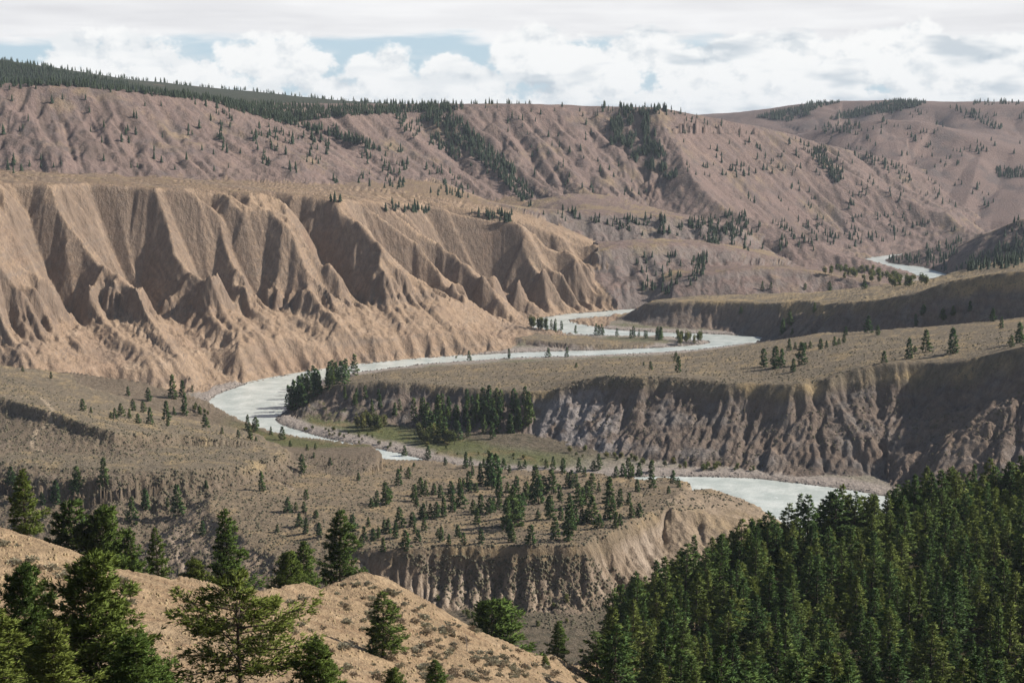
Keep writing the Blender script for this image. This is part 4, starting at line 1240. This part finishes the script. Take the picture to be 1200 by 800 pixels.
TONGUE2 = [(825, 692, 16), (1088, 700, 25), (1183, 710, 50), (1176, 670, 28), (1063, 685, 12), (450, 668, 30), (404, 668, 16), (590, 660, 30), (728, 655, 28), (792, 655, 30)]
n_fir = 0


def firs(lst, ox, oy, label, group, protos=FIRS, kind='fir_tree', cat='fir tree', wide=1.0):
    global n_fir
    pts = []
    for (cx, cy, ch) in lst:
        u, v = ox + cx / 3.0, oy + cy / 3.0
        D = sight(u, v)
        if D is None: continue
        pts.append((u, v, D, ch / 3.0))
    xs = [xof(u, v, D) for u, v, D, _ in pts]; ys = [p[2] for p in pts]
    zs = zat(xs, ys)
    for (u, v, D, ph), x, z in zip(pts, xs, zs):
        h = max(2.5, ph * D / FPX * 1.18)
        lb = label
        if group == 'young firs dotting the bench':
            where = 'near the rim of the short cliff' if v > 610 else ('near the river side of the bench' if v < 560 else ('on the open slope toward the sagebrush terrace' if u < 500 else 'in the middle of the hummocky bench'))
            lb = ('tall' if h > 11 else 'young' if h > 7.5 else 'tiny') + ' dark green fir ' + where
        plant(kind, protos[RND.randrange(len(protos))], x, D, float(z) - .2, h, lb, cat, group, sx=wide * RND.uniform(.95, 1.3) * (9 / max(h, 4)) ** .25)
        n_fir += 1


firs(BENCH, 400, 400, 'young dark green fir growing on the hummocky bench above the short cliff', 'young firs dotting the bench')
firs(LEFT, 0, 400, 'dark fir by the river bend at the foot of the tall tan cliff', 'firs between the tan cliff and the river bend')
firs(FACE, 0, 400, 'dark fir clinging to the grey slope below the sagebrush terrace', 'firs on the slope below the sagebrush terrace')
firs(TONGUE, 800, 200, 'fir standing on the dry terrace above the long dark cliff', 'firs on the dry terrace', wide=1.15)
firs(TONGUE2, 400, 200, 'tiny fir on the flat grassy tongue inside the river loop', 'tiny firs inside the river loop')
firs(FARBANK, 800, 200, 'small dark fir on the shaded bank below the golden terrace', 'small firs on the shaded far bank')


def in_poly(u, v, poly):
    c = False
    for (x0, y0), (x1, y1) in zip(poly, poly[1:] + poly[:1]):
        if (y0 > v) != (y1 > v) and u < (x1 - x0) * (v - y0) / (y1 - y0) + x0: c = not c
    return c


def sample_px(poly, n, rs, clump=None):
    us = [p[0] for p in poly]; vs = [p[1] for p in poly]
    out = []
    tries = 0
    while len(out) < n and tries < n * 40:
        tries += 1
        u = rs.uniform(min(us), max(us)); v = rs.uniform(min(vs), max(vs))
        if not in_poly(u, v, poly): continue
        if clump is not None and perlin(np.array([u / clump[0]]), np.array([v / clump[0] + 7]))[0] < clump[1]: continue
        D = sight(u, v)
        if D is None: continue
        out.append((u, v, D))
    return out


def grove(poly, n, label, group, kind, cat, protos, hr, seed, wide=1.0, clump=None):
    rs = np.random.RandomState(seed)
    pts = sample_px(poly, n, rs, clump)
    xs = [xof(u, v, D) for u, v, D in pts]; ys = [p[2] for p in pts]
    if not pts: return
    zs = zat(xs, ys)
    for x, y, z in zip(xs, ys, zs):
        if z < .2: continue
        h = rs.uniform(*hr); q = (h - hr[0]) / (hr[1] - hr[0])
        plant(kind, protos[rs.randint(len(protos))], x, y, float(z) - .2, h, ('taller ' if q > .66 else 'shorter ' if q < .33 else '') + label, cat, group, sx=wide * rs.uniform(.9, 1.25))


grove([(332, 481), (346, 483), (372, 464), (424, 440), (414, 433), (372, 444), (345, 458)], 46, 'dark spruce in the grove on the inner bank of the river bend', 'evergreens on the inner bank', 'evergreen_tree', 'spruce tree', EVERGREEN, (15, 22), 1)
grove([(478, 498), (505, 482), (560, 476), (620, 478), (640, 490), (605, 508), (560, 518), (520, 522), (490, 516)], 62, 'dark spruce in the grove below the rim of the flat river tongue', 'evergreens below the river tongue', 'evergreen_tree', 'spruce tree', EVERGREEN, (13, 20), 2)
grove([(395, 462), (470, 466), (470, 490), (440, 485), (400, 475)], 12, 'small spruce on the shaded bank of the flat river tongue', 'small evergreens on the shaded bank', 'evergreen_tree', 'spruce tree', EVERGREEN, (8, 12), 3)
grove([(622, 384), (660, 390), (720, 395), (780, 400), (780, 396), (700, 391), (650, 384), (630, 379)], 44, 'small spruce in the row along the narrow river bar', 'evergreens along the narrow river bar', 'evergreen_tree', 'spruce tree', EVERGREEN, (9, 14), 4)
grove([(416, 505), (455, 506), (455, 500), (420, 498)], 14, 'bright green cottonwood clump on the grassy bank below the river tongue', 'cottonwoods on the grassy bank', 'cottonwood_tree', 'cottonwood tree', COTTON, (9, 13), 5)
grove([(474, 512), (500, 520), (540, 524), (540, 518), (480, 506)], 12, 'dull green cottonwood at the edge of the spruce grove', 'cottonwoods by the spruce grove', 'cottonwood_tree', 'cottonwood tree', COTTON, (9, 13), 6)
grove([(616, 384), (650, 388), (650, 383), (622, 378)], 14, 'pale green cottonwood at the tip of the narrow river bar', 'cottonwoods at the tip of the river bar', 'cottonwood_tree', 'cottonwood tree', COTTON, (11, 15), 7)
grove([(780, 404), (800, 405), (824, 401), (822, 397), (790, 398)], 11, 'pale cottonwood at the gravel end of the narrow river bar', 'cottonwoods at the gravel end of the bar', 'cottonwood_tree', 'cottonwood tree', COTTON, (9, 13), 8)
grove([(955, 322), (990, 314), (1015, 315), (1050, 324), (1092, 334), (1088, 338), (1040, 336), (985, 326)], 60, 'yellow-green cottonwood along the upstream reach of the river', 'cottonwoods along the upstream reach', 'cottonwood_tree', 'cottonwood tree', COTTON, (8, 12), 9, wide=1.3)
grove([(214, 480), (240, 492), (246, 488), (228, 474)], 7, 'bright green streamside bush of cottonwood at the foot of the cliff', 'cottonwoods at the cliff foot', 'cottonwood_tree', 'cottonwood tree', COTTON, (4, 6.5), 10)
grove([(640, 530), (700, 540), (760, 545), (840, 553), (890, 552), (850, 545), (760, 540), (690, 528)], 34, 'low olive willow bush along the bank under the long dark cliff', 'willow bushes under the dark cliff', 'willow_bush', 'bush', COTTON, (2.5, 5), 11, wide=1.6)

grove([(480, 700), (560, 700), (690, 700), (720, 712), (690, 735), (600, 735), (540, 728)], 16, 'dark scrubby bush in the gully below the short cliff', 'bushes in the gully', 'willow_bush', 'bush', COTTON, (2, 4), 12, wide=1.5)
grove([(350, 500), (420, 506), (470, 516), (560, 528), (640, 538), (640, 545), (540, 536), (440, 524), (360, 508)], 34, 'low bright green willow bush on the grassy inner bank of the bend', 'willow bushes on the inner bank', 'willow_bush', 'bush', COTTON, (1.6, 3.6), 13, wide=1.7)
# --- sagebrush on the bare slope
rs = np.random.RandomState(5)
sage_px = sample_px([(0, 625), (120, 672), (200, 700), (300, 705), (420, 676), (500, 712), (600, 758), (690, 782), (680, 798), (420, 798), (330, 760), (220, 760), (120, 720), (0, 690)], 120, rs)
sage_px += sample_px([(425, 675), (500, 712), (600, 758), (690, 782), (690, 798), (480, 798), (420, 740)], 180, rs)
sx_ = [xof(u, v, D) for u, v, D in sage_px]; sy_ = [p[2] for p in sage_px]
sz_ = zat(sx_, sy_)
for x, y, z in zip(sx_, sy_, sz_):
    sz = rs.uniform(.35, 1.0) ** 1.2
    plant('sagebrush', SAGE[rs.randint(4)], x, y, float(z) - .05, sz, ('large ' if sz > 1.05 else 'small ' if sz < .7 else '') + 'grey-green sagebrush clump ' + ('on the lower end of the tan spur' if x > -5 else 'on the open flank around the lone pine' if x > -45 else 'on the bare slope behind the big pines'), 'shrub', 'sagebrush clumps on the bare slope', sx=rs.uniform(1.0, 1.6), parts=('stems', 'leaves'))
for (u, v, D, h) in ((302, 800, 116, 3.0), (330, 798, 118, 2.4), (318, 812, 112, 2.8)):
    x = xof(u, v, D); z = float(zat(x, D)[0])
    plant('juniper_bush', JUNIPER, x, D, z - .1, h, 'blue-green juniper bush under the layered pine', 'bush', 'junipers under the layered pine', sx=1.2, parts=('stems', 'leaves'))


# --- dead snags on the slope
def snag(u, v, D, h, seed, label):
    rs = np.random.RandomState(seed)
    x = xof(u, v, D); z = float(zat(x, D)[0])
    e = bpy.data.objects.new('dead_tree', None); C.objects.link(e)
    e.location = (x, D, z - .2); e['label'] = label; e['category'] = 'dead tree'; e['group'] = 'dead snags on the slope'
    f = np.linspace(0, 1, 6)
    p = np.stack([.05 * h * np.sin(f * 3 + seed), .03 * h * f, f * h], 1)
    v_, f_ = tube(p, .10 * (1 - .85 * f), 6)
    o = mesh_np('trunk', v_, f_, MAT['dead'], smooth=True); o.parent = e
    for i in range(9):
        t = .3 + .65 * rs.rand(); a = rs.rand() * 6.28; L = h * .16 * (1.2 - t)
        b = np.array([np.interp(t, f, p[:, k]) for k in range(3)])
        d = np.array([math.cos(a), math.sin(a), .35])
        v_, f_ = tube([b, b + d * L * .5, b + d * L + [0, 0, .1 * L]], [.03, .02, .006], 4)
        o = mesh_np('branch', v_, f_, MAT['dead']); o.parent = e


snag(546, 758, 262, 4.2, 1, 'leaning grey snag standing among sagebrush on the tan slope')
snag(511, 772, 200, 4.6, 2, 'thin grey snag beside the young bright pine')
snag(640, 752, 300, 3.0, 3, 'short grey snag near the lower end of the tan spur')
snag(1013, 432, 1085, 13, 4, 'bare dead tree at the rim of the long dark cliff')


# --- the farther trees of the dense forest, beyond those built one by one
def merged(name, rest, protos, seed, label):
    rs = np.random.RandomState(seed)
    V = []; F = []; o = 0
    data = []
    for tm, cm, h0 in protos:
        v = np.empty(len(cm.vertices) * 3, np.float32); cm.vertices.foreach_get('co', v)
        data.append((v.reshape(-1, 3), h0))
    for (_, x, y, z, h, u, vt) in rest:
        v, h0 = data[rs.randint(len(data))]
        a = rs.rand() * 6.28; k = h / h0
        c, sn = math.cos(a) * k * 1.25, math.sin(a) * k * 1.25
        V.append(np.stack([v[:, 0] * c - v[:, 1] * sn + x, v[:, 0] * sn + v[:, 1] * c + y, v[:, 2] * k + z - .3], 1))
    if not V: return
    V = np.concatenate(V)
    ob = mesh_np(name, V, np.arange(len(V)).reshape(-1, 4), MAT['forest_needles'])
    ob['kind'] = 'stuff'; ob['label'] = label; ob['category'] = 'trees'


merged('forest_understory', REST[:170] + OUT[:90], EVERGREEN, 3, 'smaller pines filling in the dense forest of the wooded slope')
print('rest', len(REST))


# --- masses nobody could count: far woods and the sagebrush cover
def low_conifers(name, pts, hr, seed, label, mat=SN, wide=.21):
    """far trees: jagged tiers round a stem, all in one mesh"""
    rs = np.random.RandomState(seed)
    if not pts: return
    xs = np.array([xof(u, v, D) for u, v, D in pts]); ys = np.array([p[2] for p in pts])
    zs = zat(xs, ys)
    tiers, seg = 5, 6
    n = len(xs)
    h = hr[0] + (hr[1] - hr[0]) * rs.rand(n) ** 1.3 * (.55 + .75 * np.clip(.5 + perlin(xs / 70, ys / 70), 0, 1)); w = h * wide * rs.uniform(.75, 1.35, n)
    V = []; F = []
    o = 0
    for t in range(tiers):
        z0 = .06 + .80 * t / tiers; z1 = min(1.0, z0 + .34)
        rad = (1 - z0) ** .8
        a = rs.rand(n, 1) * 6.28 + np.arange(seg)[None] * 6.2832 / seg
        rr = w[:, None] * rad * rs.uniform(.55, 1.25, (n, seg))
        ring = np.stack([xs[:, None] + np.cos(a) * rr, ys[:, None] + np.sin(a) * rr, (zs + h * z0)[:, None] - rs.rand(n, seg) * .06 * h[:, None]], -1)
        apex = np.stack([xs, ys, zs + h * z1], -1)[:, None]
        V.append(np.concatenate([ring, apex], 1))
    V = np.stack(V, 1)                                              # n, tiers, seg+1, 3
    idx = np.arange(n * tiers)[:, None, None] * (seg + 1)
    k = np.arange(seg)
    tri = np.stack([k, (k + 1) % seg, np.full(seg, seg)], -1)[None]
    F = (idx + tri).reshape(-1, 3)
    ob = mesh_np(name, V.reshape(-1, 3), F, mat)
    ob['kind'] = 'stuff'; ob['label'] = label; ob['category'] = 'trees'
    return ob


rs = np.random.RandomState(31)
RIDGE = [(0, 72), (110, 90), (200, 109), (300, 122), (400, 126), (480, 125), (545, 124), (545, 129), (400, 137), (330, 145), (280, 131), (250, 120), (200, 114), (100, 103), (0, 98)]
ridge = sample_px(RIDGE, 2600, rs)
for u in np.cumsum(rs.exponential(2.0, 330)):                                  # trees along the crest itself
    D = None
    for v in np.arange(60, 140, 1.0):
        D = sight(u, v)
        if D is not None: break
    if D and (u < 420 or rs.rand() < (760 - u) / 340): ridge.append((u, v + rs.uniform(0, 1.5), D))
low_conifers('ridge_forest', ridge, (7, 14), 1, 'dark forest along the skyline ridge')
hillt = []
hillt += sample_px([(492, 126), (520, 124), (560, 160), (600, 195), (628, 232), (612, 236), (575, 200), (520, 160)], 560, rs)
hillt += sample_px([(440, 128), (500, 130), (545, 185), (575, 205), (540, 190), (480, 160)], 150, rs, (18, -.05))
hillt += sample_px([(715, 124), (760, 124), (770, 165), (795, 205), (790, 216), (765, 200), (735, 185), (715, 170)], 700, rs, (13, -.04))
hillt += sample_px([(700, 122), (800, 125), (800, 135), (700, 135)], 60, rs)
hillt += sample_px([(400, 122), (540, 120), (540, 130), (400, 135)], 80, rs)
hillt += sample_px([(250, 115), (330, 140), (430, 165), (450, 180), (400, 165), (280, 130)], 190, rs)
hillt += sample_px([(240, 125), (420, 150), (560, 215), (560, 235), (380, 215), (260, 180)], 210, rs, (30, .02))
hillt += sample_px([(0, 100), (240, 115), (300, 200), (0, 205)], 55, rs)
hillt += sample_px([(0, 96), (40, 98), (40, 106), (0, 106)], 14, rs)
hillt += sample_px([(560, 125), (700, 125), (760, 230), (640, 225)], 60, rs)
hillt += sample_px([(800, 135), (900, 155), (1150, 215), (1180, 245), (900, 250), (800, 215)], 210, rs, (26, .0))
hillt += sample_px([(935, 165), (965, 180), (990, 212), (978, 215), (950, 185)], 110, rs)
hillt += sample_px([(970, 160), (1060, 195), (1075, 220), (1000, 185)], 40, rs)
low_conifers('hillside_trees', hillt, (8, 17), 2, 'scattered dark conifers in the gullies of the brown hillside')
farh = sample_px([(885, 138), (960, 120), (985, 120), (950, 130), (905, 140)], 320, rs)
farh += sample_px([(965, 141), (1010, 128), (1050, 118), (1086, 121), (1070, 127), (1000, 139)], 520, rs)
farh += sample_px([(905, 140), (945, 128), (950, 136), (920, 144)], 80, rs)
farh += sample_px([(1110, 126), (1140, 130), (1180, 152), (1165, 152)], 60, rs)
farh += sample_px([(950, 150), (1010, 142), (1015, 155), (970, 158)], 50, rs)
farh += sample_px([(1140, 118), (1195, 119), (1195, 124), (1140, 124)], 40, rs)
farh += sample_px([(950, 130), (1200, 130), (1200, 215), (1050, 190)], 110, rs, (30, .05))
farh += sample_px([(1165, 198), (1200, 198), (1200, 210), (1170, 208)], 70, rs)
low_conifers('far_hill_woods', farh, (10, 18), 3, 'dark bands of wood on the far rounded hills')
ups = sample_px([(825, 258), (870, 248), (880, 262), (870, 278), (840, 276)], 60, rs)
ups += sample_px([(800, 258), (830, 258), (850, 285), (830, 290)], 30, rs)
ups += sample_px([(600, 238), (720, 252), (860, 262), (880, 275), (900, 300), (860, 290), (760, 275), (640, 258)], 150, rs, (16, .0))
ups += sample_px([(860, 262), (960, 255), (1060, 250), (1120, 270), (980, 295), (900, 295)], 170, rs, (16, .0))
ups += sample_px([(745, 300), (800, 300), (820, 330), (770, 350), (750, 340)], 46, rs)
ups += sample_px([(810, 305), (830, 300), (825, 325), (812, 322)], 40, rs)
ups += sample_px([(1085, 292), (1130, 280), (1120, 300), (1108, 318), (1085, 312)], 70, rs)
ups += sample_px([(1118, 318), (1140, 300), (1200, 282), (1200, 312), (1150, 318)], 190, rs)
ups += sample_px([(1040, 302), (1078, 300), (1078, 310), (1045, 308)], 40, rs)
ups += sample_px([(1180, 262), (1200, 255), (1200, 285), (1175, 285)], 16, rs)
ups += sample_px([(440, 244), (500, 243), (505, 250), (450, 250)], 26, rs)
ups += sample_px([(550, 248), (600, 252), (600, 262), (560, 258)], 34, rs)
ups += sample_px([(380, 233), (400, 236), (400, 240), (380, 238)], 5, rs)
low_conifers('upstream_woods', ups, (8, 15), 4, 'dark conifers on the benches and hill along the upstream valley')


def tufts(name, pts, size, seed, label, leaf, tall=.8):
    rs = np.random.RandomState(seed)
    if isinstance(pts, np.ndarray):
        xs, ys = pts[:, 0], pts[:, 1]
    else:
        xs = np.array([xof(u, v, D) for u, v, D in pts]); ys = np.array([p[2] for p in pts])
    zs = zat(xs, ys)
    n = len(xs)
    seg = 5
    r = rs.uniform(size[0], size[1], n)
    a = rs.rand(n, 1) * 6.28 + np.arange(seg)[None] * 6.2832 / seg
    rr = r[:, None] * rs.uniform(.7, 1.3, (n, seg))
    low = np.stack([xs[:, None] + np.cos(a) * rr, ys[:, None] + np.sin(a) * rr, np.repeat((zs - .25)[:, None], seg, 1)], -1)
    mid = np.stack([xs[:, None] + np.cos(a + .4) * rr * .75, ys[:, None] + np.sin(a + .4) * rr * .75, zs[:, None] + r[:, None] * tall * rs.uniform(.5, 1.0, (n, seg))], -1)
    top = np.stack([xs, ys, zs + r * tall * 1.15], -1)[:, None]
    V = np.concatenate([low, mid, top], 1)
    k = np.arange(seg); k2 = (k + 1) % seg
    tri = np.concatenate([np.stack([k, k2, seg + k], -1), np.stack([k2, seg + k2, seg + k], -1), np.stack([seg + k, seg + k2, np.full(seg, 2 * seg)], -1)])
    F = (np.arange(n)[:, None, None] * (2 * seg + 1) + tri[None]).reshape(-1, 3)
    ob = mesh_np(name, V.reshape(-1, 3), F, leaf)
    ob['kind'] = 'stuff'; ob['label'] = label; ob['category'] = 'shrubs'
    return ob


rs = np.random.RandomState(77)
cover = sample_px([(340, 530), (480, 545), (800, 560), (890, 590), (780, 600), (690, 640), (430, 645), (330, 700), (0, 640), (0, 545), (250, 550)], 7000, rs)
cover += sample_px([(0, 440), (130, 480), (310, 515), (320, 540), (0, 545)], 1700, rs)
cover += sample_px([(400, 440), (900, 405), (1200, 385), (1200, 405), (1030, 425), (960, 448), (640, 458), (420, 448)], 2200, rs)
cover += sample_px([(640, 470), (900, 460), (1200, 420), (1200, 520), (1000, 560), (700, 530)], 900, rs, (40, .0))
cover += sample_px([(900, 362), (1200, 325), (1200, 375), (960, 385)], 300, rs)
cover = [p for p in cover if p[2] > 560]
cover += sample_px([(470, 650), (690, 650), (760, 690), (700, 740), (560, 735)], 1500, rs)
tufts('sagebrush_cover', cover, (.35, .95), 1, 'speckled sagebrush cover on the benches and terraces', MAT['sage_dark'])
def shore(poly, n, rs):
    P_ = np.asarray(poly); Q_ = np.roll(P_, -1, 0)
    ln = np.linalg.norm(Q_ - P_, axis=1); k = rs.choice(len(P_), n, p=ln / ln.sum())
    t = rs.rand(n, 1); p = P_[k] * (1 - t) + Q_[k] * t
    return p + rs.normal(size=(n, 2)) * 3.2


sh = np.concatenate([shore(RIVER_P, 5200, rs), shore(RIVER_FAR_P, 500, rs)])
zz = zat(sh[:, 0], sh[:, 1])
sh = sh[(zz > -.25) & (zz < 2.6)]
tufts('shore_stones', sh, (.25, 1.0), 3, 'grey stones and driftwood strewn along the water line', MAT['stone'], .6)
small = sample_px([(0, 620), (200, 695), (420, 672), (600, 757), (700, 780), (700, 798), (0, 798)], 1500, rs)
tufts('grass_tufts', small, (.10, .28), 2, 'small dry grass tufts on the bare slope', MAT['dry_grass'], 1.1)


def build_haze():
    b = np.array([(x, y, z) for x in (-9300, 9300) for y in (-3300, 11300) for z in (-11, 470)], np.float32)
    f = np.array([(0, 1, 3, 2), (4, 6, 7, 5), (0, 4, 5, 1), (2, 3, 7, 6), (0, 2, 6, 4), (1, 5, 7, 3)])
    m = bpy.data.materials.new('haze'); m.use_nodes = True
    t = m.node_tree; t.nodes.clear()
    out = t.nodes.new('ShaderNodeOutputMaterial'); pv = t.nodes.new('ShaderNodeVolumePrincipled')
    pv.inputs['Color'].default_value = (.78, .88, 1.0, 1)
    pv.inputs['Density'].default_value = HAZE
    pv.inputs['Density Attribute'].default_value = ''
    t.links.new(pv.outputs[0], out.inputs['Volume'])
    try: m.cycles.homogeneous_volume = True
    except Exception: pass
    o = mesh_np('haze', b, f, m)
    o['kind'] = 'stuff'; o['label'] = 'thin blue haze over the valley'; o['category'] = 'haze'


HAZE = 3.0e-5
build_haze()
print('objects', len(bpy.data.objects), 'firs', n_fir, round(time.time() - T0, 1))
